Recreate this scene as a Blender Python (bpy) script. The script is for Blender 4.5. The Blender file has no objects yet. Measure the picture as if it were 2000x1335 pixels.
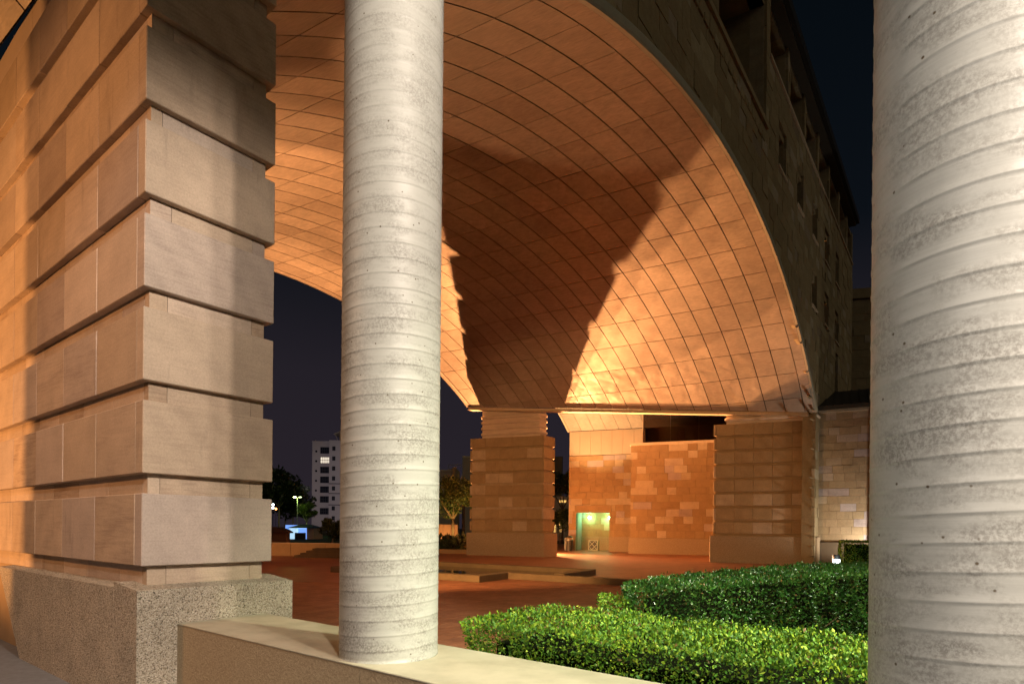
import bpy, math, random
import numpy as np
from mathutils import Vector, Matrix
random.seed(7); rng = np.random.default_rng(7)
R = math.radians
S = bpy.context.scene
COL = S.collection

# ------------------------------------------------------------------ camera
HC = 1.75                                   # eye height above the plaza
cd = bpy.data.cameras.new('camera'); cam = bpy.data.objects.new('camera', cd); COL.objects.link(cam)
cd.sensor_fit = 'HORIZONTAL'; cd.sensor_width = 36; cd.lens = 1165.0 / 2000 * 36
cd.shift_y = (1030.5 - 667.5) / 2000; cd.clip_start = .05; cd.clip_end = 2000
cam.matrix_world = Matrix.Translation((0, 0, HC)) @ Matrix.Rotation(R(90), 4, 'X') @ Matrix.Rotation(.0095, 4, 'Z')
S.camera = cam

# ------------------------------------------------------------------ night sky
W = bpy.data.worlds.new('World'); S.world = W; W.use_nodes = True
nt = W.node_tree; bg = nt.nodes['Background']
tc = nt.nodes.new('ShaderNodeTexCoord'); sx = nt.nodes.new('ShaderNodeSeparateXYZ'); rp = nt.nodes.new('ShaderNodeValToRGB')
nt.links.new(tc.outputs['Generated'], sx.inputs[0]); nt.links.new(sx.outputs['Z'], rp.inputs[0])
rp.color_ramp.elements[0].position = 0.0; rp.color_ramp.elements[0].color = (.022, .0165, .023, 1)
rp.color_ramp.elements[1].position = .75; rp.color_ramp.elements[1].color = (.0012, .0028, .0042, 1)
e_ = rp.color_ramp.elements.new(.24); e_.color = (.017, .014, .0195, 1)
e_ = rp.color_ramp.elements.new(.42); e_.color = (.0036, .0052, .0080, 1)
nt.links.new(rp.outputs[0], bg.inputs[0]); bg.inputs[1].default_value = 1.0

# ------------------------------------------------------------------ lamps
def lamp(name, kind, loc, power, color, aim=None, size=.1, cone=60, blend=.3):
    l = bpy.data.lights.new(name, kind); l.energy = power; l.color = color
    if kind == 'AREA': l.size = size
    else: l.shadow_soft_size = size
    if kind == 'SPOT': l.spot_size = R(cone); l.spot_blend = blend
    o = bpy.data.objects.new(name, l); COL.objects.link(o); o.location = loc
    if aim is not None:
        o.rotation_euler = (Vector(aim) - Vector(loc)).to_track_quat('-Z', 'Y').to_euler()
    return o
SOD = (1, .425, .15); SOD2 = (1, .49, .18); WHT = (1, .95, .83); MERC = (.72, 1, .72)
# floodlights standing behind the far pier: they wash the vault and throw the pier's shadow on it
lamp('flood_or_fill_lamp', 'SPOT', (1.70, 43.6, .4), 27000, SOD, (7, 30, 11), .09, 104, .5)
lamp('flood_or_fill_lamp', 'SPOT', (1.15, 43.8, .4), 21000, SOD, (7, 30, 11), .09, 104, .5)
lamp('flood_or_fill_lamp', 'SPOT', (.40, 43.9, .4), 17000, SOD, (7, 30, 11), .09, 104, .5)
lamp('flood_or_fill_lamp', 'SPOT', (-2.65, 44.5, .4), 36000, SOD, (-2, 28, 11), .07, 110, .4)
# floodlights on the back of the near pier: near part of the vault, then the far fronts and the plaza
lamp('flood_or_fill_lamp', 'SPOT', (-4.8, 10.8, .35), 3100, (1, .46, .19), (1.4, 13.2, 12.8), .25, 41, .12)
lamp('flood_or_fill_lamp', 'SPOT', (-9.5, 13.4, .35), 3600, SOD, (-8.0, 14.4, 12.9), .2, 52, .35)
lamp('flood_or_fill_lamp', 'SPOT', (-11.0, 20.0, .35), 13000, SOD, (-12.3, 20.8, 12.0), .2, 77, .25)
lamp('flood_or_fill_lamp', 'SPOT', (-5.6, 11.0, 3.6), 7000, (1, .52, .19), (6.5, 38, 1.2), .2, 58, .5)
# floodlight on the left side of the near pier, then an added orange fill
lamp('flood_or_fill_lamp', 'SPOT', (-11.5, 4.6, .8), 2300, (1, .43, .13), (-6.3, 6.8, 4.2), .10, 70, .4)
lamp('flood_or_fill_lamp', 'SPOT', (-6.6, 1.9, 5.4), 560, (1, .45, .17), (-4.2, 5.8, 3.4), .25, 100, .6)  # fill added to lift the pier's left face
# floodlights under the back vault
lamp('flood_or_fill_lamp', 'SPOT', (1.9, 41.0, .4), 1250, (1, .52, .18), (9, 46, 3), .15, 130, .5)
lamp('flood_or_fill_lamp', 'SPOT', (2.2, 43.0, 2.0), 6500, (1, .60, .25), (6.2, 45, 10.0), .15, 60, .5)
# white downlights of the colonnade, above and behind the camera, then added hedge lamps
lamp('colonnade_or_hedge_lamp', 'SPOT', (5.5, -3.0, 7.4), 1200, (1, .85, .71), (-1.2, 4.0, 1.6), .14, 46, .5)
lamp('colonnade_or_hedge_lamp', 'SPOT', (4.3, -2.7, 7.4), 2200, (1, .83, .68), (-1.5, 4.2, 1.7), .14, 46, .5)
lamp('colonnade_or_hedge_lamp', 'SPOT', (2.4, -4.3, 7.4), 2500, (1, .83, .68), (-1.5, 4.2, 1.7), .14, 44, .5)
lamp('colonnade_or_hedge_lamp', 'SPOT', (-2.3, -2.6, 4.2), 540, (1, .88, .78), (1.7, 1.9, 1.4), .15, 46, .6)
lamp('colonnade_or_hedge_lamp', 'SPOT', (3.3, 1.7, 5.8), 2000, (1, 1, .68), (2.2, 4.6, .6), .12, 84, .6)  # added to brighten the yellow green hedge, clear of the right column's visible side
lamp('colonnade_or_hedge_lamp', 'SPOT', (3.4, 3.2, 6.4), 620, (.88, 1, .70), (2.8, 6.0, .9), .15, 90, .6)  # added to brighten the dark hedge from past the right column
# white garden light hidden behind the right column
lamp('garden_lamp', 'SPOT', (17.9, 28.4, .5), 620, (1, .86, .66), (16.9, 31.0, 3.6), .15, 120, .5)
lamp('flood_or_fill_lamp', 'SPOT', (-14.5, 28.5, .5), 700, SOD, (-11.5, 34.6, .6), .1, 80, .5)
# faint glow of the town on everything that faces it
gl_ = lamp('town_glow', 'SUN', (30, -30, 30), .21, (1, .84, .50), (0, 0, 8)); gl_.data.angle = R(40)

S.render.engine = 'CYCLES'
S.view_settings.view_transform = 'Standard'; S.view_settings.look = 'None'
S.view_settings.exposure = 0; S.view_settings.gamma = 1
S.cycles.use_denoising = True
S.cycles.max_bounces = 6; S.cycles.diffuse_bounces = 3; S.cycles.sample_clamp_indirect = 4

# ------------------------------------------------------------------ materials
def mat(name, build):
    m = bpy.data.materials.new(name); m.use_nodes = True
    n = m.node_tree.nodes; l = m.node_tree.links; p = n['Principled BSDF']
    build(n, l, p); return m
def N(n, t, **k):
    x = n.new(t)
    for a, v in k.items(): setattr(x, a, v)
    return x
def rnd(n, l):
    "a random number per piece, for single pieces and for joined ones"
    oi = N(n, 'ShaderNodeObjectInfo'); ge = N(n, 'ShaderNodeNewGeometry')
    a = N(n, 'ShaderNodeMath', operation='ADD'); l.new(oi.outputs['Random'], a.inputs[0]); l.new(ge.outputs['Random Per Island'], a.inputs[1])
    f = N(n, 'ShaderNodeMath', operation='FRACT'); l.new(a.outputs[0], f.inputs[0]); return f.outputs[0]
def coords(n, l, r=None, scale=(1, 1, 1)):
    t = N(n, 'ShaderNodeTexCoord'); mp = N(n, 'ShaderNodeMapping'); mp.inputs['Scale'].default_value = scale
    l.new(t.outputs['Object'], mp.inputs['Vector'])
    if r is not None:
        k = N(n, 'ShaderNodeMath', operation='MULTIPLY'); k.inputs[1].default_value = 23.0; l.new(r, k.inputs[0])
        l.new(k.outputs[0], mp.inputs['Location'])
    return mp.outputs[0]
def ramp(n, l, src, stops, interp='LINEAR'):
    rr = N(n, 'ShaderNodeValToRGB'); cr = rr.color_ramp; cr.interpolation = interp
    while len(cr.elements) < len(stops): cr.elements.new(.5)
    for e, (p, c) in zip(cr.elements, stops):
        e.position = p; e.color = (c[0], c[1], c[2], 1) if hasattr(c, '__len__') else (c, c, c, 1)
    l.new(src, rr.inputs[0]); return rr.outputs[0]
def mix(n, l, f, a, b, mode='MIX'):
    m = N(n, 'ShaderNodeMix', data_type='RGBA', blend_type=mode)
    for i, v in ((0, f), (6, a), (7, b)):
        if hasattr(v, 'links') or hasattr(v, 'is_linked'): l.new(v, m.inputs[i])
        elif i == 0: m.inputs[0].default_value = v
        else: m.inputs[i].default_value = (v[0], v[1], v[2], 1)
    return m.outputs[2]
def noise(n, l, v, scale, detail=4, rough=.6, dist=0):
    x = N(n, 'ShaderNodeTexNoise'); x.inputs['Scale'].default_value = scale; x.inputs['Detail'].default_value = detail
    x.inputs['Roughness'].default_value = rough; x.inputs['Distortion'].default_value = dist
    l.new(v, x.inputs['Vector']); return x.outputs['Fac']
def bump(n, l, p, h, strength, dist):
    b = N(n, 'ShaderNodeBump'); b.inputs['Strength'].default_value = strength; b.inputs['Distance'].default_value = dist
    l.new(h, b.inputs['Height']); l.new(b.outputs[0], p.inputs['Normal'])

def sandstone(stops, band=1.0, bandamt=.35, grain=60):
    def f(n, l, p):
        r = rnd(n, l); v = coords(n, l, r)
        base = ramp(n, l, r, stops)
        # flowing mineral bands: strong in some stones, absent in most
        dn = N(n, 'ShaderNodeTexNoise'); dn.inputs['Scale'].default_value = 1.1 * band; dn.inputs['Detail'].default_value = 2
        l.new(v, dn.inputs['Vector'])
        wv = N(n, 'ShaderNodeTexWave'); wv.wave_type = 'RINGS'; wv.rings_direction = 'SPHERICAL'; wv.inputs['Scale'].default_value = 1.5 * band; wv.inputs['Distortion'].default_value = 4.5
        wv.inputs['Detail'].default_value = 3; wv.inputs['Detail Scale'].default_value = .8; l.new(v, wv.inputs['Vector'])
        # bedding direction differs from stone to stone
        mpv = N(n, 'ShaderNodeMapping'); mpv.inputs['Scale'].default_value = (1.0, 1.0, 17.0); l.new(v, mpv.inputs['Vector'])
        rt = N(n, 'ShaderNodeCombineXYZ'); rk = N(n, 'ShaderNodeMath', operation='MULTIPLY'); rk.inputs[1].default_value = 1.4; l.new(r, rk.inputs[0])
        l.new(rk.outputs[0], rt.inputs[0]); l.new(rk.outputs[0], rt.inputs[1]); l.new(rt.outputs[0], mpv.inputs['Rotation'])
        fine = N(n, 'ShaderNodeTexNoise'); fine.inputs['Scale'].default_value = 2.6 * band; fine.inputs['Detail'].default_value = 5
        fine.inputs['Roughness'].default_value = .62; fine.inputs['Distortion'].default_value = .9; l.new(mpv.outputs[0], fine.inputs['Vector'])
        fr_ = ramp(n, l, fine.outputs['Fac'], [(.28, 0), (.72, 1)])
        # which stones carry bands
        r2 = N(n, 'ShaderNodeMath', operation='MULTIPLY'); r2.inputs[1].default_value = 13.7; l.new(r, r2.inputs[0])
        r3 = N(n, 'ShaderNodeMath', operation='FRACT'); l.new(r2.outputs[0], r3.inputs[0])
        amt = ramp(n, l, r3.outputs[0], [(.2, .30), (.75, .55), (.95, 1.0)])
        bw = N(n, 'ShaderNodeMath', operation='MULTIPLY'); bw.inputs[1].default_value = bandamt; l.new(amt, bw.inputs[0])
        wmix = mix(n, l, .72, wv.outputs['Color'], fr_)
        shade = ramp(n, l, wmix, [(0, (.44, .38, .38)), (.5, (.84, .80, .77)), (1, (1.05, 1.03, 1.0))])
        c1 = mix(n, l, bw.outputs[0], base, mix(n, l, 1.0, base, shade, 'MULTIPLY'))
        g = noise(n, l, v, grain, 5, .7)
        gs = ramp(n, l, g, [(.25, .80), (.75, 1.14)])
        st = noise(n, l, v, 2.3, 4, .6)
        ss = ramp(n, l, st, [(.3, .84), (.7, 1.08)])
        c2 = mix(n, l, 1.0, c1, gs, 'MULTIPLY'); c3 = mix(n, l, .8, c2, ss, 'MULTIPLY')
        # grey rain streaks
        vst = coords(n, l, r, (2.4, 2.4, .45))
        c3 = mix(n, l, 1.0, c3, ramp(n, l, noise(n, l, vst, 2.0, 6, .65), [(.60, 1.0), (.76, (.70, .70, .72))]), 'MULTIPLY')
        l.new(c3, p.inputs['Base Color']); p.inputs['Roughness'].default_value = .85
        p.inputs['Specular IOR Level'].default_value = .25
        bump(n, l, p, g, .25, .004)
    return f
M = {}
M['stone_near'] = mat('sandstone_dressed', sandstone([(0, (.46, .36, .27)), (.25, (.57, .46, .36)), (.5, (.50, .39, .29)), (.75, (.62, .51, .42)), (.9, (.50, .42, .37)), (1, (.45, .36, .30))], 1.0, .8, 75))
M['stone_far'] = mat('sandstone_coursed', sandstone([(0, (.37, .25, .14)), (.35, (.41, .28, .155)), (.6, (.36, .245, .14)), (.68, (.42, .30, .17)), (.72, (.56, .44, .31)), (.86, (.58, .46, .34)), (.9, (.46, .37, .36)), (1, (.43, .35, .34))], .8, .6, 22))
M['stone_pier'] = mat('sandstone_pier', sandstone([(0, (.38, .27, .16)), (.5, (.42, .30, .18)), (.8, (.40, .29, .17)), (.86, (.52, .40, .28)), (1, (.50, .39, .29))], .8, .5, 22))
M['stone_face'] = mat('sandstone_facade', sandstone([(0, (.30, .245, .15)), (.5, (.36, .29, .18)), (.72, (.33, .26, .16)), (.85, (.42, .36, .24)), (.93, (.44, .38, .30)), (1, (.26, .20, .14))], .7, .5, 14))
M['stone_pale'] = mat('sandstone_pale', sandstone([(0, (.44, .34, .22)), (.5, (.50, .39, .26)), (.7, (.47, .36, .24)), (.82, (.60, .50, .38)), (.9, (.50, .44, .46)), (1, (.55, .49, .50))], 1.0, .8, 20))

def exposed_aggregate(n, l, p):
    v = coords(n, l)
    vo = N(n, 'ShaderNodeTexVoronoi'); vo.inputs['Scale'].default_value = 125; l.new(v, vo.inputs['Vector'])
    vb = N(n, 'ShaderNodeTexVoronoi'); vb.inputs['Scale'].default_value = 48; l.new(v, vb.inputs['Vector'])
    sep = N(n, 'ShaderNodeSeparateColor'); l.new(vo.outputs['Color'], sep.inputs[0])
    c = ramp(n, l, sep.outputs[0], [(0, (.10, .085, .06)), (.12, (.34, .28, .20)), (.4, (.52, .45, .35)), (.8, (.62, .55, .45)), (1, (.72, .66, .56))])
    hole = ramp(n, l, noise(n, l, v, 55, 3, .6), [(.30, .3), (.40, 1)])
    big = ramp(n, l, noise(n, l, v, 3, 4), [(.3, .8), (.7, 1.1)])
    c = mix(n, l, 1.0, mix(n, l, 1.0, c, hole, 'MULTIPLY'), big, 'MULTIPLY')
    l.new(c, p.inputs['Base Color']); p.inputs['Roughness'].default_value = .8
    ad = N(n, 'ShaderNodeMath', operation='MULTIPLY_ADD'); ad.inputs[1].default_value = -.8
    l.new(vo.outputs['Distance'], ad.inputs[0]); l.new(noise(n, l, v, 55, 3, .6), ad.inputs[2])
    bump(n, l, p, ad.outputs[0], 1.0, .014)
M['aggregate'] = mat('exposed_aggregate', exposed_aggregate)
def aggregate_far(n, l, p):
    v = coords(n, l); g = noise(n, l, v, 26, 4, .8)
    l.new(ramp(n, l, g, [(.25, (.20, .15, .10)), (.5, (.36, .27, .18)), (.75, (.50, .40, .30))]), p.inputs['Base Color'])
    p.inputs['Roughness'].default_value = .85; bump(n, l, p, g, .6, .02)
M['aggregate_far'] = mat('aggregate_far', aggregate_far)

def render_rough(n, l, p):
    v = coords(n, l); g = noise(n, l, v, 55, 5, .7)
    l.new(ramp(n, l, g, [(.25, (.27, .20, .12)), (.6, (.42, .33, .21)), (.85, (.50, .41, .28))]), p.inputs['Base Color'])
    p.inputs['Roughness'].default_value = .9; bump(n, l, p, g, .9, .012)
M['render_rough'] = mat('rough_render', render_rough)
def cream(n, l, p):
    v = coords(n, l); g = noise(n, l, v, 4, 5, .65); h = noise(n, l, v, 90, 3, .6)
    l.new(ramp(n, l, g, [(.3, (.34, .31, .23)), (.5, (.42, .385, .29)), (.7, (.47, .43, .33))]), p.inputs['Base Color'])
    p.inputs['Roughness'].default_value = .55; bump(n, l, p, h, .12, .003)
M['cream'] = mat('smooth_cream_render', cream)

def column_paint(n, l, p):
    v = coords(n, l)
    vz = coords(n, l, None, (1, 1, 2.4)); vs = coords(n, l, None, (1, 1, 60))
    st = noise(n, l, vz, 3.6, 5, .62, .3)                     # patches of grey grime caught on the bands
    t = N(n, 'ShaderNodeTexCoord'); s = N(n, 'ShaderNodeSeparateXYZ'); l.new(t.outputs['Object'], s.inputs[0])
    grime = ramp(n, l, st, [(.42, .05), (.58, .7), (.78, 1)])
    g2 = ramp(n, l, noise(n, l, v, 80, 4, .75), [(.38, 0), (.58, 1)])
    gm = N(n, 'ShaderNodeMath', operation='MULTIPLY'); l.new(grime, gm.inputs[0]); l.new(g2, gm.inputs[1])
    lowz = N(n, 'ShaderNodeMapRange'); l.new(s.outputs['Z'], lowz.inputs[0])
    lowz.inputs[1].default_value = 1.0; lowz.inputs[2].default_value = 5.0; lowz.inputs[3].default_value = .95; lowz.inputs[4].default_value = .55
    gz = N(n, 'ShaderNodeMath', operation='MULTIPLY'); l.new(gm.outputs[0], gz.inputs[0]); l.new(lowz.outputs[0], gz.inputs[1])
    vo = N(n, 'ShaderNodeTexVoronoi'); vo.inputs['Scale'].default_value = 15; l.new(v, vo.inputs['Vector'])
    pit = ramp(n, l, vo.outputs['Distance'], [(.05, 1), (.09, 0)])
    c = mix(n, l, gz.outputs[0], (.455, .465, .435), (.18, .17, .15))
    c = mix(n, l, 1.0, c, ramp(n, l, noise(n, l, vs, 2.2, 3), [(.3, .95), (.7, 1.03)]), 'MULTIPLY')
    c = mix(n, l, pit, c, (.10, .075, .045))
    l.new(c, p.inputs['Base Color']); p.inputs['Roughness'].default_value = .36
    ra = ramp(n, l, gz.outputs[0], [(0, .46), (1, .8)]); l.new(ra, p.inputs['Roughness'])
    bump(n, l, p, noise(n, l, vs, 3, 4, .6), .09, .004)
M['column'] = mat('painted_concrete_column', column_paint)

def panel(n, l, p):
    r = rnd(n, l); v = coords(n, l, r, (1, 1, 1)); vg = coords(n, l, r, (2, 2, 26))
    base = ramp(n, l, r, [(0, (.40, .33, .275)), (.3, (.47, .395, .335)), (.7, (.45, .38, .315)), (.9, (.53, .45, .385)), (1, (.37, .305, .25))])
    br = noise(n, l, vg, 2.2, 4, .65, .7)
    c = mix(n, l, 1.0, base, ramp(n, l, br, [(.25, .76), (.75, 1.18)]), 'MULTIPLY')
    c = mix(n, l, .9, c, ramp(n, l, noise(n, l, v, 1.4, 5, .6, .8), [(.3, .86), (.7, 1.12)]), 'MULTIPLY')
    l.new(c, p.inputs['Base Color']); p.inputs['Metallic'].default_value = .35; p.inputs['Roughness'].default_value = .5
    bump(n, l, p, noise(n, l, v, .9, 1, .4), .35, .09)
M['panel'] = mat('brushed_metal_panel', panel)
def panel_buckled(n, l, p):
    panel(n, l, p)
    r = rnd(n, l); v = coords(n, l, r, (1, 1, .55))
    bump(n, l, p, noise(n, l, v, 1.6, 1, .4, .2), .32, .12)
    p.inputs['Roughness'].default_value = .42
M['panel_buckled'] = mat('buckled_metal_panel', panel_buckled)

def plain(name, c, rough=.7, metal=0, var=.12, scale=6, b=0):
    def f(n, l, p):
        v = coords(n, l); g = noise(n, l, v, scale, 5, .65)
        l.new(ramp(n, l, g, [(.25, tuple(x * (1 - var) for x in c)), (.75, tuple(x * (1 + var) for x in c))]), p.inputs['Base Color'])
        p.inputs['Roughness'].default_value = rough; p.inputs['Metallic'].default_value = metal
        if b: bump(n, l, p, g, b, .02)
    return mat(name, f)
M['dark_gap'] = plain('dark_cavity', (.02, .015, .012), .9)
M['core'] = plain('mortar_core', (.16, .12, .085), .95)
M['trim'] = plain('pale_stone_trim', (.42, .40, .33), .75, 0, .1, 3)
M['pink_panel'] = plain('smooth_precast_panel', (.55, .42, .32), .7, 0, .06, 1.5)
M['cap'] = plain('precast_capital', (.66, .53, .43), .65, 0, .1, 2)
M['cap_stone'] = plain('coping_stone', (.60, .50, .38), .7)
M['bronze'] = plain('weathered_lintel', (.56, .43, .30), .6)
M['roof'] = plain('dark_metal_roof', (.030, .030, .034), .5, .3)
M['eave'] = plain('dark_eave', (.075, .068, .058), .8)
M['concrete_dark'] = plain('dark_retaining_concrete', (.15, .115, .08), .9)
M['orange_render'] = plain('earth_render', (.36, .25, .14), .85, 0, .1, 3)
M['kerb'] = plain('brown_kerb', (.20, .14, .075), .8, 0, .15, 3)
M['asphalt'] = plain('grey_pavement', (.17, .18, .20), .9, 0, .18, 14, .3)
M['grass'] = plain('dark_lawn', (.022, .035, .014), .95, 0, .3, 3)
M['earth'] = plain('earth_ground', (.06, .04, .022), .95, 0, .25, 3)
M['tower'] = plain('pale_tower_render', (.42, .38, .40), .85, 0, .05, .4)
M['beige'] = plain('beige_render', (.40, .33, .27), .85, 0, .06, .4)
M['frame_dark'] = plain('dark_window_frame', (.03, .03, .035), .5)
M['glass_dark'] = plain('dark_window_glass', (.012, .014, .024), .08, 0, .05)
M['metal_black'] = plain('black_metal', (.02, .02, .022), .45)
M['metal_grey'] = plain('grey_metal', (.34, .35, .35), .4, .6)
M['bark'] = plain('bark', (.13, .09, .06), .9, 0, .3, 8, .6)
M['bark_pale'] = plain('pale_bark', (.34, .30, .22), .85, 0, .2, 8, .4)
M['twig'] = plain('twig', (.10, .065, .035), .9)
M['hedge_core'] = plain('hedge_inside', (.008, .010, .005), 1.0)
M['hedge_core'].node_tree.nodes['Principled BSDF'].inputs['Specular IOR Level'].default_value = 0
M['water'] = plain('pool_water', (.012, .013, .014), .06)
M['ball'] = plain('rough_stone_ball', (.40, .35, .30), .85, 0, .2, 9, .4)
M['white_frame'] = plain('white_painted_wood', (.62, .60, .52), .6)
def glossy_glass(n, l, p):
    tr = N(n, 'ShaderNodeBsdfTransparent'); tr.inputs[0].default_value = (.46, .38, .33, 1)
    gs = N(n, 'ShaderNodeBsdfGlossy'); gs.inputs['Roughness'].default_value = .02; gs.inputs[0].default_value = (.8, .72, .66, 1)
    fr = N(n, 'ShaderNodeFresnel'); fr.inputs[0].default_value = 2.5
    mx = N(n, 'ShaderNodeMixShader'); l.new(fr.outputs[0], mx.inputs[0]); l.new(tr.outputs[0], mx.inputs[1]); l.new(gs.outputs[0], mx.inputs[2])
    l.new(mx.outputs[0], n['Material Output'].inputs['Surface'])
M['mirror_glass'] = mat('tinted_reflective_glass', glossy_glass)
def emit(name, c, s):
    def f(n, l, p):
        p.inputs['Base Color'].default_value = (*c, 1); p.inputs['Emission Color'].default_value = (*c, 1); p.inputs['Emission Strength'].default_value = s
    return mat(name, f)
M['lit_white'] = emit('lit_lamp_white', (.85, 1, .95), 9)
M['lit_green'] = emit('lit_lamp_greenish', (.75, 1, .78), 15)
M['lit_window'] = emit('lit_window_yellow', (1, .58, .16), 1.1)
M['lit_room'] = emit('lit_room', (1, .88, .70), .8)
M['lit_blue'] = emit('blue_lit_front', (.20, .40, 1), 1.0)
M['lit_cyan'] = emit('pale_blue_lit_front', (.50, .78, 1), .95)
M['lit_orange'] = emit('orange_lamp', (1, .35, .10), 6)
M['lit_sky'] = emit('bluish_lit_window', (.45, .68, 1), 1.2)

def tile(n, l, p):
    r = rnd(n, l); v = coords(n, l, r)
    c = ramp(n, l, r, [(0, (.32, .125, .065)), (.5, (.38, .155, .08)), (.85, (.43, .185, .10)), (1, (.29, .115, .065))])
    c = mix(n, l, 1.0, c, ramp(n, l, noise(n, l, v, 9, 4, .6), [(.3, .82), (.7, 1.12)]), 'MULTIPLY')
    l.new(c, p.inputs['Base Color']); p.inputs['Roughness'].default_value = .62; p.inputs['Specular IOR Level'].default_value = .3
    bump(n, l, p, noise(n, l, v, 30, 3), .15, .003)
M['tile'] = mat('terracotta_paver', tile)
M['grout'] = plain('paving_mortar', (.20, .10, .065), .9)
def tile_far(n, l, p):
    t = N(n, 'ShaderNodeTexCoord'); mp = N(n, 'ShaderNodeMapping'); mp.inputs['Rotation'].default_value = (0, 0, math.atan2(.4887, .8725) )
    l.new(t.outputs['Object'], mp.inputs['Vector'])
    bk = N(n, 'ShaderNodeTexBrick'); bk.offset = 0; bk.inputs['Scale'].default_value = 1; bk.inputs['Brick Width'].default_value = .3; bk.inputs['Row Height'].default_value = .3
    bk.inputs['Mortar Size'].default_value = .006; bk.inputs['Color1'].default_value = (.35, .14, .072, 1); bk.inputs['Color2'].default_value = (.41, .17, .092, 1); bk.inputs['Mortar'].default_value = (.2, .1, .065, 1)
    l.new(mp.outputs[0], bk.inputs['Vector'])
    c = mix(n, l, 1.0, bk.outputs['Color'], ramp(n, l, noise(n, l, t.outputs['Object'], .5, 5, .6), [(.3, .8), (.7, 1.12)]), 'MULTIPLY')
    l.new(c, p.inputs['Base Color']); p.inputs['Roughness'].default_value = .5; p.inputs['Specular IOR Level'].default_value = .35
    bump(n, l, p, noise(n, l, t.outputs['Object'], 3, 4), .12, .01)
M['tile_far'] = mat('terracotta_paving', tile_far)
def leaf(name, stops, rough=.45, trans=.25):
    def f(n, l, p):
        ge = N(n, 'ShaderNodeNewGeometry')
        c = ramp(n, l, ge.outputs['Random Per Island'], stops)
        v = coords(n, l)
        c = mix(n, l, 1.0, c, ramp(n, l, noise(n, l, v, 2.6, 3, .6), [(.3, (.55, .62, .6)), (.7, (1.2, 1.12, 1.0))]), 'MULTIPLY')
        k = N(n, 'ShaderNodeMath', operation='MULTIPLY'); k.inputs[1].default_value = 37.7; l.new(ge.outputs['Random Per Island'], k.inputs[0])
        f2 = N(n, 'ShaderNodeMath', operation='FRACT'); l.new(k.outputs[0], f2.inputs[0])
        c = mix(n, l, ramp(n, l, f2.outputs[0], [(.972, 0), (.975, 1)]), c, (.16, .10, .035))
        l.new(c, p.inputs['Base Color']); p.inputs['Roughness'].default_value = rough
    return mat(name, f)
M['leaf_lime'] = leaf('lime_leaf', [(0, (.035, .13, .008)), (.4, (.09, .25, .012)), (.75, (.21, .38, .016)), (1, (.35, .45, .03))], .6)
M['leaf_green'] = leaf('glossy_dark_leaf', [(0, (.014, .06, .010)), (.5, (.026, .10, .015)), (.85, (.05, .14, .022)), (1, (.10, .19, .04))], .28)
M['leaf_tree'] = leaf('tree_leaf', [(0, (.030, .05, .010)), (.5, (.055, .085, .015)), (1, (.11, .13, .03))], .5)
M['leaf_dark'] = leaf('dark_tree_leaf', [(0, (.012, .022, .010)), (.6, (.025, .045, .016)), (1, (.05, .07, .03))], .5)

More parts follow.
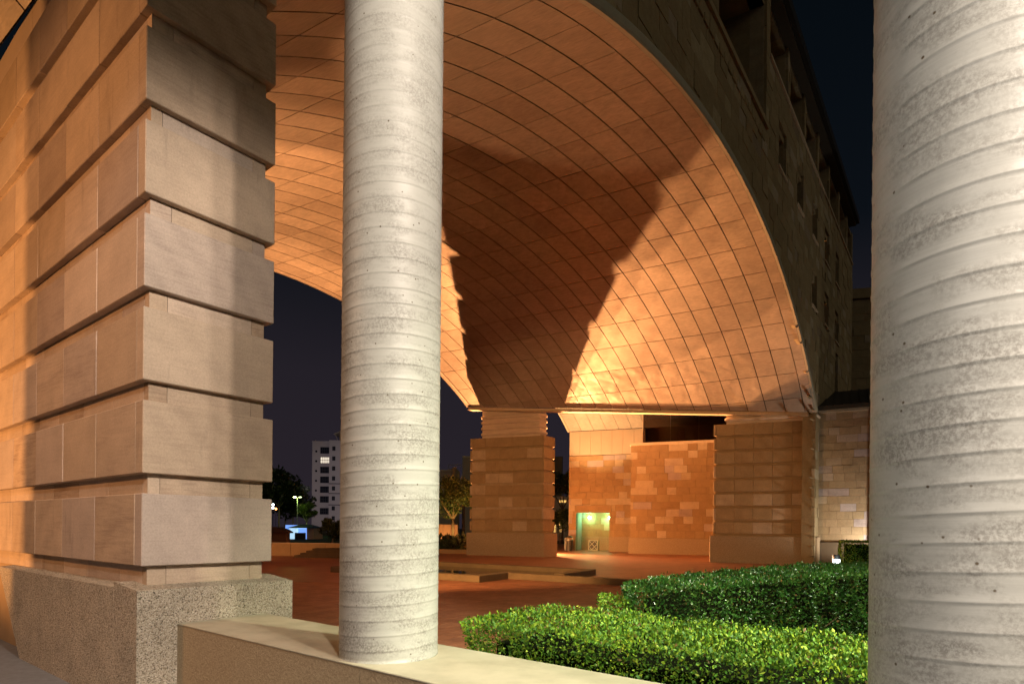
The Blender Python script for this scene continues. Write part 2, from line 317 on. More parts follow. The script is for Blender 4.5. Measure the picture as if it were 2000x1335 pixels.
# ------------------------------------------------------------------ mesh helpers
class MB:
    def __init__(s): s.v = []; s.f = []
    def add(s, vs, fs):
        k = len(s.v); s.v += [tuple(x) for x in vs]; s.f += [tuple(k + i for i in f) for f in fs]; return s
    def box(s, o, ax, ay, az, c=0.0):
        "o: corner; ax, ay, az: edge vectors; c: chamfer"
        o, A = Vector(o), [Vector(ax), Vector(ay), Vector(az)]
        L = [a.length for a in A]; U = [a / k for a, k in zip(A, L)]
        ctr = o + (A[0] + A[1] + A[2]) / 2; H = [k / 2 for k in L]
        if c <= 0:
            vs = [ctr + U[0] * H[0] * x + U[1] * H[1] * y + U[2] * H[2] * z for x in (-1, 1) for y in (-1, 1) for z in (-1, 1)]
            fs = [(0, 1, 3, 2), (4, 6, 7, 5), (0, 4, 5, 1), (2, 3, 7, 6), (0, 2, 6, 4), (1, 5, 7, 3)]
        else:
            c = min(c, min(H) * .6); vs = []; idx = {}
            for x in (-1, 1):
                for y in (-1, 1):
                    for z in (-1, 1):
                        sg = (x, y, z)
                        for k in range(3):
                            idx[(sg, k)] = len(vs)
                            vs.append(ctr + sum((U[j] * sg[j] * (H[j] if j == k else H[j] - c) for j in range(3)), Vector()))
            fs = []
            for k in range(3):
                i, j = (k + 1) % 3, (k + 2) % 3
                def sgn(sk, si, sj):
                    q = [0, 0, 0]; q[k] = sk; q[i] = si; q[j] = sj; return tuple(q)
                for sk in (-1, 1):
                    fs.append([idx[(sgn(sk, a, b_), k)] for a, b_ in ((-1, -1), (1, -1), (1, 1), (-1, 1))])
                for si in (-1, 1):
                    for sj in (-1, 1):
                        fs.append([idx[(sgn(-1, si, sj), i)], idx[(sgn(1, si, sj), i)], idx[(sgn(1, si, sj), j)], idx[(sgn(-1, si, sj), j)]])
            for x in (-1, 1):
                for y in (-1, 1):
                    for z in (-1, 1): fs.append([idx[((x, y, z), k)] for k in range(3)])
        out = []
        for f in fs:
            p = [vs[i] for i in f]; nrm = (p[1] - p[0]).cross(p[2] - p[0])
            mid = sum(p, Vector()) / len(p)
            out.append(tuple(f) if nrm.dot(mid - ctr) > 0 else tuple(reversed(f)))
        return s.add(vs, out)
    def prism(s, poly, d):
        "extrude a planar polygon (3d points) by vector d"
        n = len(poly); P = [Vector(p) for p in poly]; d = Vector(d)
        vs = P + [p + d for p in P]; ctr = sum(vs, Vector()) / len(vs)
        fs = [tuple(range(n)), tuple(range(2 * n - 1, n - 1, -1))] + [(i, i + n, (i + 1) % n + n, (i + 1) % n) for i in range(n)]
        nr = Vector()
        for i in range(n): nr += (P[i] - ctr).cross(P[(i + 1) % n] - ctr)
        if nr.dot(d) > 0: fs = [tuple(reversed(f)) for f in fs]
        return s.add(vs, fs)
    def lathe(s, prof, seg=24, ctr=(0, 0, 0)):
        k = len(prof); vs = []
        for j in range(seg):
            a = 2 * math.pi * j / seg
            for r, z in prof: vs.append((ctr[0] + r * math.cos(a), ctr[1] + r * math.sin(a), ctr[2] + z))
        fs = [(j * k + i, ((j + 1) % seg) * k + i, ((j + 1) % seg) * k + i + 1, j * k + i + 1) for j in range(seg) for i in range(k - 1)]
        fs.append(tuple(j * k + k - 1 for j in range(seg))); fs.append(tuple(j * k for j in range(seg - 1, -1, -1)))
        return s.add(vs, fs)
    def tube(s, pts, rad, seg=8):
        pts = [Vector(p) for p in pts]; rad = rad if hasattr(rad, '__len__') else [rad] * len(pts); vs = []; fs = []
        for i, p in enumerate(pts):
            d = (pts[min(i + 1, len(pts) - 1)] - pts[max(i - 1, 0)]).normalized()
            u = d.orthogonal().normalized() if abs(d.z) > .95 else d.cross(Vector((0, 0, 1))).normalized(); w = d.cross(u)
            for j in range(seg):
                a = 2 * math.pi * j / seg; vs.append(p + (u * math.cos(a) + w * math.sin(a)) * rad[i])
        for i in range(len(pts) - 1):
            for j in range(seg): fs.append((i * seg + j, i * seg + (j + 1) % seg, (i + 1) * seg + (j + 1) % seg, (i + 1) * seg + j))
        fs.append(tuple(range(seg - 1, -1, -1))); fs.append(tuple((len(pts) - 1) * seg + j for j in range(seg)))
        return s.add(vs, fs)
    def mesh(s, name, m, smooth=False):
        me = bpy.data.meshes.new(name); me.from_pydata(s.v, [], s.f); me.materials.append(m)
        if smooth: me.polygons.foreach_set('use_smooth', [True] * len(me.polygons))
        me.update(); return me
def link(name, me, parent=None, loc=(0, 0, 0), kind=None):
    o = bpy.data.objects.new(name, me); COL.objects.link(o); o.location = loc
    if parent is not None:
        o.parent = parent; o.matrix_parent_inverse = Matrix.Translation(-parent.location) if not parent.get('_sub') else Matrix.Identity(4)
    if kind: o['kind'] = kind
    return o
def part(name, mb, m, parent=None, kind=None, smooth=False, label=None):
    o = link(name, mb.mesh(name, m, smooth), parent, kind=kind)
    if label: o['label'] = label
    return o
def sub(name, mb, m, parent, smooth=False):          # child of a part (parts sit at the origin of their thing's space)
    o = bpy.data.objects.new(name, mb.mesh(name, m, smooth)); COL.objects.link(o); o.parent = parent; return o
def thing(name, label, cat, loc=(0, 0, 0), group=None):
    o = bpy.data.objects.new(name, None); COL.objects.link(o); o.empty_display_size = .2; o.location = loc
    o['label'] = label; o['category'] = cat
    if group: o['group'] = group
    return o
def tag(o, label, cat, group=None):
    o['label'] = label; o['category'] = cat
    if group: o['group'] = group
    return o
def v3(p, h): return Vector((p[0], p[1], h + HC))     # plan point + height relative to the eye
Z = Vector((0, 0, 1))
def V2(p): return Vector((p[0], p[1], 0))
def px(p):
    "where a world point falls in the photograph (used only to rank pieces by the size they show)"
    x, y, h = p[0], p[1], p[2] - HC
    if y < .2: return None
    u, v = 1165 * x / y, -1165 * h / y
    return (1000 + u - .0095 * v, 1030.5 + v + .0095 * u)
def shown(pts, lo=530, hi=1700):
    q = [px(p) for p in pts]
    if any(a is None for a in q): return 0
    cx = sum(a[0] for a in q) / len(q); cy = sum(a[1] for a in q) / len(q)
    if not (lo < cx < hi and -25 < cy < 1345): return 0
    return abs(sum(q[i][0] * q[(i + 1) % len(q)][1] - q[(i + 1) % len(q)][0] * q[i][1] for i in range(len(q)))) / 2

# main directions of the place
D1 = Vector((.59835, .80124, 0)); B = Vector((-.87247, .48867, 0)); P0 = Vector((15.5, 30.5, 0))
E1 = Vector((.933, -.359, 0)); E1.normalize()

# ------------------------------------------------------------------ ground
g = MB().add([(-700, -300, -.02), (700, -300, -.02), (700, 900, -.02), (-700, 900, -.02)], [(0, 1, 2, 3)])
part('ground', g, M['earth'], kind='structure')
lawn = MB().add([(-60, 40.5, -.004), (-8.2, 35.2, -.004), (-5, 66, -.004), (-40, 120, -.004), (-120, 120, -.004)], [(0, 1, 2, 3, 4)])
part('lawn', lawn, M['grass'], kind='structure')
C = Vector((-2.855, 4.60, 0)); NA = Vector((.611, .792, 0)).normalized(); NB = Vector((-NA.y, NA.x, 0))
def npt(a, b, z): return C + NA * a + NB * b + Z * z
# plaza: mortar bed, then pavers
plz = [(-40, 36), (-40, 14), (-6.0, 8.6), (-2.6, 5.9), (2.4, 2.2), (40, -25), (60, 10), (40, 75), (-5, 66), (-9, 36)]
part('plaza', MB().add([(x, y, 0) for x, y in plz], [tuple(range(len(plz)))]), M['tile_far'], kind='structure')
pave = bpy.data.objects['plaza']
tb = .3; BX = -B; BY = Vector((-BX.y, BX.x, 0))
shared = MB().box((-tb / 2 + .004, -tb / 2 + .004, 0), (tb - .008, 0, 0), (0, tb - .008, 0), (0, 0, .012), .003)
shared.v = [tuple(BX * x + BY * y + Z * z) for x, y, z in shared.v]; sh_me = shared.mesh('paver', M['tile'])
cells = []
for i in range(-60, 90):
    for j in range(10, 90):
        c = BX * (i + .5) * tb + BY * (j + .5) * tb
        if c.y < 5.5 or c.y > 18.5 or c.x < -8 or c.x > 6: continue
        if (c - C).dot(NA) < 1.0: continue
        q = [c + BX * sx * tb / 2 + BY * sy * tb / 2 for sx, sy in ((-1, -1), (1, -1), (1, 1), (-1, 1))]
        a = max(shown(q, 535, 668), shown(q, 855, 1240)); p = px(c)
        if p and p[1] > 1230 and p[0] > 985: a = 0
        cells.append((a, i, j, c))
cells.sort(key=lambda t: -t[0])
rest = MB()
for k, (a, i, j, c) in enumerate(cells):
    if k < 290 and a > 0:
        link('paver', sh_me, pave, tuple(c + Z * (.004 + random.uniform(0, .002))))
    else:
        rest.box(c - BX * (tb / 2 - .004) - BY * (tb / 2 - .004) + Z * .003, BX * (tb - .008), BY * (tb - .008), Z * .012)
part('paver_field', rest, M['tile'], pave, kind='stuff')
part('pavement', MB().box(npt(-20, -14, .0), NA * 20.19, NB * 24, Z * .33), M['asphalt'], kind='structure')

# ------------------------------------------------------------------ near pier
H0 = HC
near = thing('stone_pier', 'tall sandstone pier with deep horizontal grooves filling the left side, nearest to the viewer', 'pier', tuple(C))
W_, LN = 1.08, 7.2
courses = [(-.3225 + .7225 * k + HC, .565) for k in range(8)]
gr = .062
part('core', MB().box(npt(.13, .13, HC - .5), NA * (W_ - .26), NB * (LN - .26), Z * 5.8), M['core'], near)
jit = lambda s=.003: random.uniform(-s, s)
for k, (z, h) in enumerate(courses):
    def blk(a0, a1, b0, b1, z0=z, hh=h):
        mb = MB().box(npt(a0, b0, z0), NA * (a1 - a0), NB * (b1 - b0), Z * hh, .006)
        part('stone_block', mb, M['stone_near'], near)
    blk(0, W_, 0 + jit(), .136)
    b = .140
    while b < LN - .2:
        w = min(.853, LN - .14 - b); blk(0 + jit(), .14, b, b + w); b += w + .004
    blk(0, W_, LN - .136, LN)
    blk(W_ - .14, W_, .14, 1.9); blk(W_ - .14, W_, 1.905, LN - .14)
for k in range(9):                                   # recessed courses between the blocks
    z0 = courses[k][0] - .1575 if k < 8 else courses[7][0] + .565
    hh = .1575 if k < 8 else .03
    if k == 0: z0 -= 0; 
    def grv(a0, a1, b0, b1):
        part('groove_stone', MB().box(npt(a0, b0, z0 - .002), NA * (a1 - a0), NB * (b1 - b0), Z * (hh + .004)), M['stone_near'], near)
    e = random.uniform(.14, .22)
    grv(gr, e, gr, .15); grv(e + .004, W_ - gr - .12, gr, .15); grv(W_ - gr - .116, W_ - gr, gr, .15)
    b = .154; off = random.uniform(.3, .8)
    while b < LN - gr - .1:
        w = min(off, LN - gr - b); grv(gr, .15, b, b + w); b += w + .004; off = random.uniform(.6, .9)
    grv(W_ - .15, W_ - gr, .154, LN - gr); grv(.154, W_ - .154, LN - .2, LN - gr)
# plinth with a weathered top
zt, zo = HC - .455, HC - .495
def plinth_piece(a0, a1, b0, b1, inner):
    "vertical block whose outer top edge drops a little; inner: which side leans on the pier ('b' or 'a')"
    top = {(0, 0): zo, (1, 0): zo, (0, 1): zo, (1, 1): zo}
    if inner == 'b+': top[(0, 1)] = top[(1, 1)] = zt
    if inner == 'a+': top[(1, 0)] = top[(1, 1)] = zt
    if inner == 'a-': top[(0, 0)] = top[(0, 1)] = zt
    vs = [npt((a0, a1)[i], (b0, b1)[j], zz) for i in (0, 1) for j in (0, 1) for zz in (-.02, top[(i, j)])]
    fs = [(0, 1, 3, 2), (4, 6, 7, 5), (0, 4, 5, 1), (2, 3, 7, 6), (0, 2, 6, 4), (1, 5, 7, 3)]
    part('plinth_block', MB().add(vs, fs), M['aggregate'], near)
plinth_piece(-.085, 1.2, -.15, .30, 'b+')
plinth_piece(-.085, .30, .304, 1.75, 'a+')
# the last plinth block ends in a battered face
vs = [npt(a, b, z) for a, b, z in ((-.085, 1.754, -.02), (.3, 1.754, -.02), (-.085, 2.75, .2), (.3, 2.75, .2), (-.085, 1.754, zo), (.3, 1.754, zt), (-.085, 3.72, zo), (.3, 3.80, zt))]
part('plinth_block', MB().add(vs, [(0, 4, 5, 1), (2, 3, 7, 6), (0, 2, 6, 4), (1, 5, 7, 3), (4, 6, 7, 5), (0, 1, 3, 2)]), M['aggregate'], near)
plinth_piece(.80, 1.2, .304, LN + .1, 'a-')
part('foot_wall', MB().box(npt(.07, 3.4, -.02), NA * .9, NB * 3.8, Z * 1.45), M['orange_render'], near)
cp = MB().box(npt(.12, .12, HC + 5.315), NA * .84, NB * 3.35, Z * .62); part('capital', cp, M['cap'], near)
cp = MB().box(npt(.12, 3.476, HC + 5.315), NA * .84, NB * 2.2, Z * .62); part('capital', cp, M['cap'], near)
# unseen block added to keep lamp light off the near pier's corner
sc_ = thing('stone_pier', 'plain unseen block added outside the left edge of the view to cast shade', 'pier', (-8.6, 4.6, 0))
part('shaft', MB().box((-8.75, 2.6, 0), (.75, 0, 0), (.0, 2.86, 0), (0, 0, 7.6)), M['orange_render'], sc_)

# ------------------------------------------------------------------ vault (a barrel on a slanted axis, cut obliquely at its foot)
PS = [4.932424e-06, -8.919778e-05, -.001607553, .023571736, 1.606721089, -23.103828]
PHH = [2.213424e-06, -3.910302e-05, .000223221, -.059488207, .550186550, 10.305105]
def prof(t):
    if t < -1:
        s, h = np.polyval(PS, 9.33 - t), np.polyval(PHH, 9.33 - t); return -30.88 - s, h
    return float(np.polyval(PS, t)), float(np.polyval(PHH, t))
def vp_(t, r, lift=0):
    s, h = prof(t); p = P0 + D1 * s + B * r + Z * (h + HC)
    if lift:
        s2, h2 = prof(t + .01); s1, h1 = prof(t - .01); n = Vector((-(h2 - h1) * 1.0, (s2 - s1))).normalized()
        if n.y < 0: n = -n
        p = p + (D1 * n.x + Z * n.y) * lift
    return p
TC0, TCK = 14.647, -.0879
tcut = lambda r: TC0 + TCK * r
RQ, DR, NK = .43, .887, 21
REND = RQ + DR * NK + .27
vault = thing('arch_vault', 'great orange lit panelled barrel vault spanning over the plaza behind the white column', 'vault', tuple(P0 + D1 * -15 + B * 9.5))
def panel_mesh(t0, t1, r0, r1, n=3, m=1, thick=.03):
    vs = []; fs = []
    for lift in (0, thick):
        for j in range(m + 1):
            r = r0 + (r1 - r0) * j / m; tb_ = min(t1, tcut(r) - .004); tb_ = max(tb_, t0 + .003)
            for i in range(n + 1): vs.append(vp_(t0 + (tb_ - t0) * i / n, r, lift))
    w = n + 1; k = w * (m + 1)
    for j in range(m):
        for i in range(n):
            a = j * w + i; fs.append((a, a + w, a + w + 1, a + 1)); fs.append((k + a, k + a + 1, k + a + w + 1, k + a + w))
    for i in range(n):
        fs.append((i, i + 1, k + i + 1, k + i)); a = m * w + i; fs.append((a, k + a, k + a + 1, a + 1))
    for j in range(m):
        a = j * w; fs.append((a, k + a, k + a + w, a + w)); a = j * w + n; fs.append((a, a + w, k + a + w, k + a))
    mb = MB(); mb.add(vs, fs); return mb
gt, gr_ = .0095, .019
T0 = -5.2
cellsv = []
rows = list(range(-6, 15))
for i in rows:
    for k in range(NK):
        r0, r1 = RQ + DR * k + gr_, RQ + DR * (k + 1) - gr_
        t0, t1 = max(i, T0) + gt, i + 1 - gt
        if t0 >= t1 or max(tcut(r0), tcut(r1)) <= t0 + .02: continue
        te = min(t1, max(tcut(r0), tcut(r1)))
        q = [vp_(t0, r0), vp_(te, r0), vp_(te, r1), vp_(t0, r1)]
        a = shown(q, 525, 1610)
        c_ = px((q[0] + q[2]) / 2)
        if a and 680 < c_[0] < 850: a *= .05
        cellsv.append((a, i, k, t0, t1, r0, r1))
for i in range(-12, 30):                      # edge strips, with staggered joints
    for r0, r1 in ((.012, RQ - .012), (REND - .24, REND - .012)):
        t0, t1 = max(i + .5, T0) + .004, i + 1.5 - .004
        if t0 >= t1 or i + .5 < -6 or max(tcut(r0), tcut(r1)) <= t0 + .02: continue
        te = min(t1, tcut(r0)); q = [vp_(t0, r0), vp_(te, r0), vp_(te, r1), vp_(t0, r1)]
        cellsv.append((shown(q, 530, 1610), i, -1, t0, t1, r0, r1))
cellsv.sort(key=lambda t: -t[0])
rest_a = {}; row_mesh = {}; n_p = 0
for a, i, k, t0, t1, r0, r1 in cellsv:
    full = t1 < tcut(max(r0, r1)) - .01
    key = 'panel_buckled' if (i >= 12 and 2 <= k <= 16) else 'panel'
    if n_p < 297 and a > 0:
        n_p += 1
        if full and k >= 0:
            if i not in row_mesh or key not in row_mesh[i]:
                row_mesh.setdefault(i, {})[key] = panel_mesh(t0, t1, gr_, DR - gr_).mesh('soffit_panel', M[key])
            o = link('soffit_panel', row_mesh[i][key], vault, tuple(B * (RQ + DR * k)))
        else:
            o = part('soffit_panel', panel_mesh(t0, t1, r0, r1, 3, 1 if full else 3), M[key], vault)
    else:
        rest_a.setdefault(key, MB()); pm = panel_mesh(t0, t1, r0, r1); rest_a[key].add(pm.v, pm.f)
for key, mb in rest_a.items(): part('soffit_panel_field', mb, M[key], vault, kind='stuff')
# dark backing above the joints
bk = MB(); nt_, nr_ = 60, 20; vs = []
for j in range(nr_ + 1):
    r = .0 + REND * j / nr_
    for i in range(nt_ + 1): vs.append(vp_(T0 + (tcut(r) - T0) * i / nt_, r, .13))
bk.add(vs, [(j * (nt_ + 1) + i, j * (nt_ + 1) + i + 1, (j + 1) * (nt_ + 1) + i + 1, (j + 1) * (nt_ + 1) + i) for j in range(nr_) for i in range(nt_)])
part('soffit_backing', bk, M['dark_gap'], vault)
# lintel along the oblique cut
p0_, p1_ = vp_(tcut(.3), .3), vp_(tcut(REND), REND)
lv = (p1_ - p0_); ln_ = D1.copy()
lb = MB().box(p0_ - Z * .17 + D1 * .02, lv, D1 * .5, Z * .165); part('lintel', lb, M['bronze'], vault)
# edge beads of the arch on both facades
def rim(r, off, w, hh, name, m, t_from=T0, side=-1):
    vs = []; fs = []; n = 90; tt = tcut(r)
    for i in range(n + 1):
        t = t_from + (tt - t_from) * i / n
        a = vp_(t, r, -.01); b_ = vp_(t, r, hh)
        d = B * side * w
        vs += [a, a + d * .8, a.lerp(b_, .25) + d, a.lerp(b_, .75) + d, b_ + d * .8, b_]
    for i in range(n):
        for j in range(6): fs.append((i * 6 + j, (i + 1) * 6 + j, (i + 1) * 6 + (j + 1) % 6, i * 6 + (j + 1) % 6))
    fs.append(tuple(range(6))); fs.append(tuple(n * 6 + j for j in range(5, -1, -1)))
    mb = MB(); mb.add(vs, fs); return part(name, mb, m, vault, smooth=False)
rim(0, 0, .12, .26, 'arch_trim', M['trim'])
rim(REND, 0, .06, .3, 'arch_trim', M['panel'], side=1)

# ------------------------------------------------------------------ facade over the arch
fac = thing('arch_facade', 'dark sandstone front wall above the arch with upper gallery, slit windows and dark eave', 'building', tuple(P0))
SMIN, SMAX, HTOP = -33.0, 12.3, 20.2
def fp(s, h, d=0): return P0 + D1 * s + Z * (h + HC) + B * d       # d > 0: into the building
import bisect
_ts = np.linspace(T0, TC0, 400); _ss = np.array([prof(t)[0] for t in _ts]); _hh = np.array([prof(t)[1] for t in _ts])
_o = np.argsort(_ss)
def arch_h(s):
    if s < _ss.min() : return 5.7
    if s > _ss.max(): return -99 if s > -.2 else 5.9
    return float(np.interp(s, _ss[_o], _hh[_o]))
GAP = .19
openings = [(-30.0, -10.33, 15.15, 19.6)]                          # the loggia
for k in range(7): openings.append((-10.0 + 3.3 * k + .2, -10.0 + 3.3 * k + 3.1, 18.0, 20.0))   # upper gallery bays
for k in range(5): openings.append((-8.35 + 3.45 * k, -7.1 + 3.45 * k, 14.6, 16.1))
for k in range(2, 5): openings.append((-8.35 + 3.45 * k, -7.1 + 3.45 * k, 11.2, 12.6))
openings.append((5.6, 6.6, 7.6, 10.2)); openings.append((1.9, 2.3, 13.6, 13.75))
def subtract(segs, lo, hi):
    out = []
    for a, b_ in segs:
        if hi <= a or lo >= b_: out.append((a, b_))
        else:
            if lo - a > .02: out.append((a, lo))
            if b_ - hi > .02: out.append((hi, b_))
    return out
edges = sorted(set([round(SMIN + .4 * i, 3) for i in range(int((SMAX - SMIN) / .4) + 1)] + [SMAX] + [o_[0] for o_ in openings] + [o_[1] for o_ in openings]))
edges = [e for e in edges if SMIN <= e <= SMAX]
wall_ = MB()
for a, b_ in zip(edges[:-1], edges[1:]):
    if b_ - a < .005: continue
    ha, hb = arch_h(a) + .1, arch_h(b_) + .1
    lo = max(ha, hb); lo = max(lo, -1.75)
    segs = [(lo, HTOP)]
    m_ = (a + b_) / 2
    for o_ in openings:
        if o_[0] <= m_ <= o_[1]: segs = subtract(segs, o_[2], o_[3])
    for s0, s1 in segs:
        if s0 == lo and ha > 0 and hb > 0:
            wall_.prism([fp(a, ha, .1), fp(b_, hb, .1), fp(b_, s1, .1), fp(a, s1, .1)], B * .5)
        else:
            wall_.prism([fp(a, s0, .1), fp(b_, s0, .1), fp(b_, s1, .1), fp(a, s1, .1)], B * .5)
part('wall', wall_, M['stone_face'], fac, kind=None)
# facing stones
st = []
row = 0; h = -1.75
while h < HTOP - .05:
    hh = .49; s = SMIN + random.uniform(0, .4)
    while s < SMAX - .05:
        w = min(random.choice((.62, .75, .75, .95, 1.25)), SMAX - s)
        segs = [(s, s + w)]
        for o_ in openings:
            if o_[2] < h + hh - .03 and o_[3] > h + .03: segs = subtract(segs, o_[0] - .01, o_[1] + .01)
        for a, b_ in segs:
            if b_ - a < .06: continue
            ts = np.linspace(a + .004, b_ - .004, 15); lows = [max(h + .004, arch_h(x) + GAP) for x in ts]
            if min(lows) > h + hh - .02: continue
            if max(lows) <= h + .005: poly = [fp(a + .004, h + .004), fp(b_ - .004, h + .004), fp(b_ - .004, h + hh - .004), fp(a + .004, h + hh - .004)]
            else:
                lows = [min(x, h + hh - .006) for x in lows]
                poly = [fp(x, y) for x, y in zip(ts, lows)] + [fp(b_ - .004, h + hh - .004), fp(a + .004, h + hh - .004)]
            st.append((shown(poly, 1050, 1700), poly, random.uniform(-.012, .004) if random.random() < .8 else -.025))
        s += w
    h += hh
st.sort(key=lambda t: -t[0]); rs = MB()
for k, (a, poly, d) in enumerate(st):
    poly = [p + B * d for p in poly]
    if k < 295 and a > 0: part('facing_stone', MB().prism(poly, B * .14), M['stone_face'], fac)
    else: rs.prism(poly, B * .14)
part('facing_stone_field', rs, M['stone_face'], fac, kind='stuff')
# string course with little blocks under the loggia sill
part('string_course', MB().box(fp(-26, 14.92, -.10), D1 * 15.7, B * .3, Z * .2), M['stone_face'], fac)
for k in range(34):
    s = -25.5 + k * .44
    part('dentil', MB().box(fp(s, 14.30 + random.uniform(-.02, .02), -.05), D1 * .36, B * .2, Z * .24, .01), M['stone_face'], fac)
part('sill', MB().box(fp(-27, 15.12, -.06), D1 * 16.7, B * 1.4, Z * .06), M['stone_face'], fac)
part('gallery_sill', MB().box(fp(-9.9, 17.93, -.07), D1 * 22.1, B * 1.0, Z * .09), M['cap_stone'], fac)
for s in (-8.35, -4.9, -1.45, 2.0, 5.45): 
    w_ = part('window', MB().box(fp(s + .02, 14.6, .42), D1 * 1.2, B * .06, Z * 1.5), M['glass_dark'], fac)
    sub('sill', MB().box(fp(s - .1, 14.50, -.06) - fac.location * 0, D1 * 1.5, B * .3, Z * .08), M['cap_stone'], w_)
    sub('frame', MB().box(fp(s + .58, 14.6, .38), D1 * .08, B * .04, Z * 1.5), M['frame_dark'], w_)
for s in (-1.45, 2.0, 5.45):
    w_ = part('window', MB().box(fp(s + .02, 11.2, .42), D1 * 1.2, B * .06, Z * 1.4), M['glass_dark'], fac)
    sub('sill', MB().box(fp(s - .1, 11.10, -.06), D1 * 1.5, B * .3, Z * .08), M['cap_stone'], w_)
w_ = part('window', MB().box(fp(5.6, 7.6, .42), D1 * 1.0, B * .06, Z * 2.6), M['glass_dark'], fac)
sub('sill', MB().box(fp(5.4, 7.5, -.06), D1 * 1.4, B * .3, Z * .08), M['cap_stone'], w_)
# loggia and gallery interiors
lg = MB(); lg.box(fp(-30, 15.12, 3.0), D1 * 19.8, B * .2, Z * 4.9); lg.box(fp(-10.33, 15.15, .6), D1 * .2, B * 2.5, Z * 4.8)
lg.box(fp(-30, 19.6, .12), D1 * 19.9, B * 3.0, Z * .15)
part('loggia_wall', lg, M['stone_face'], fac)
gl = MB(); gl.box(fp(-10.1, 17.8, 2.2), D1 * 22.2, B * .2, Z * 2.5); gl.box(fp(-10.1, 17.7, .6), D1 * 22.2, B * 1.7, Z * .15); gl.box(fp(-10.1, 20.02, .1), D1 * 22.3, B * 2.3, Z * .12)
part('gallery_wall', gl, M['stone_face'], fac)
for s in (-26.6, -22.5, -18.4, -14.3):
    part('gallery_column', MB().lathe([(.52, 0), (.52, 4.6)], 28, fp(s, 15.15, 1.0)), M['stone_face'], fac, smooth=True)
for k in range(6):
    part('gallery_column', MB().lathe([(.42, 0), (.42, 2.15)], 24, fp(-7.9 + 3.3 * k, 17.95, .85)), M['stone_face'], fac, smooth=True)
ev = MB(); ev.box(fp(-33, HTOP, -.32), D1 * 44.4, B * 4, Z * .42); part('eave', ev, M['eave'], fac)
part('gutter', MB().box(fp(-33, HTOP + .1, -.5), D1 * 44.4, B * .2, Z * .4), M['roof'], fac)
part('end_wall', MB().box(fp(SMAX, -1.75, .05), D1 * .4, B * 14, Z * (HTOP + 1.75)), M['stone_face'], fac)

# ------------------------------------------------------------------ piers like the near one, far side
def far_pier(A, label, cap, cat='pier'):
    Wd, Dp = 4.98, 1.25
    th = thing('stone_pier', label, cat, tuple(A), 'sandstone piers carrying the arch')
    pt = lambda a, d, z: A + E1 * a + D1 * d + Z * z
    zb = HC - .31
    part('core', MB().box(pt(.1, .1, 0), E1 * (Wd - .2), D1 * (Dp - .2), Z * (zb + 5.95)), M['core'], th)
    part('plinth', MB().box(pt(-.13, -.13, -.02), E1 * (Wd + .26), D1 * (Dp + .26), Z * (zb + .02), .02), M['aggregate_far'], th)
    for k in range(8):
        z = zb + .13 + .753 * k; h = .6
        x = 0; first = True
        def blk(a0, a1, d0, d1): part('stone_block', MB().box(pt(a0, d0, z), E1 * (a1 - a0), D1 * (d1 - d0), Z * h, .012), M['stone_pier'], th)
        blk(0, .13, 0, Dp); x = .135
        while x < Wd - .14:
            w = min(.93, Wd - .135 - x); 
            if Wd - .135 - (x + w) < .2: w = Wd - .135 - x
            blk(x, x + w, jit(.006), .2); blk(x, x + w, Dp - .2, Dp); x += w + .006
        blk(Wd - .13, Wd, 0, Dp)
        part('groove_course', MB().box(pt(.09, .09, z - .153), E1 * (Wd - .18), D1 * (Dp - .18), Z * .153), M['stone_pier'], th)
    top = zb + .13 + .753 * 7 + .6
    a0, a1, d0, d1_, hs, beads = cap
    c = [pt(a0, d0, 0), pt(a1, d0, 0), pt(a1, d1_, 0), pt(a0, d1_, 0)]
    vs = [V2(p) + Z * top for p in c] + [V2(p) + Z * (HC + h_) for p, h_ in zip(c, hs)]
    part('capital', MB().add(vs, [(0, 1, 5, 4), (1, 2, 6, 5), (2, 3, 7, 6), (3, 0, 4, 7), (4, 5, 6, 7), (3, 2, 1, 0)]), M['cap'], th)
    for z in beads:
        mb = MB(); path = [c[0], c[1], c[2], c[3]]
        pts = []
        for i in range(4):
            p, q, w = path[i - 1], path[i], path[(i + 1) % 4]
            u1, u2 = (p - q).normalized(), (w - q).normalized()
            pts += [q + u1 * .12 - u2 * .03, q, q + u2 * .12 - u1 * .03]
        pts = [V2(p) + Z * (HC + z) for p in pts]
        mb.tube(pts + [pts[0], pts[1]], .105, 8)
        part('bead', mb, M['cap'], th, smooth=True)
    return th
far_pier(Vector((-2.73, 38.3, 0)), 'sandstone pier standing alone in the middle of the plaza under a four ringed capital',
         (.62, 4.50, .32, 1.02, (7.50, 7.06, 7.25, 7.68), (5.97, 6.33, 6.69, 7.05)))
far_pier(Vector((15.56, 30.6, 0)) - E1 * 4.98, 'sandstone pier at the right foot of the arch behind the dark green hedge',
         (.62, 4.93, .06, 1.0, (6.36, 6.02, 6.1, 6.45), (5.95,)))

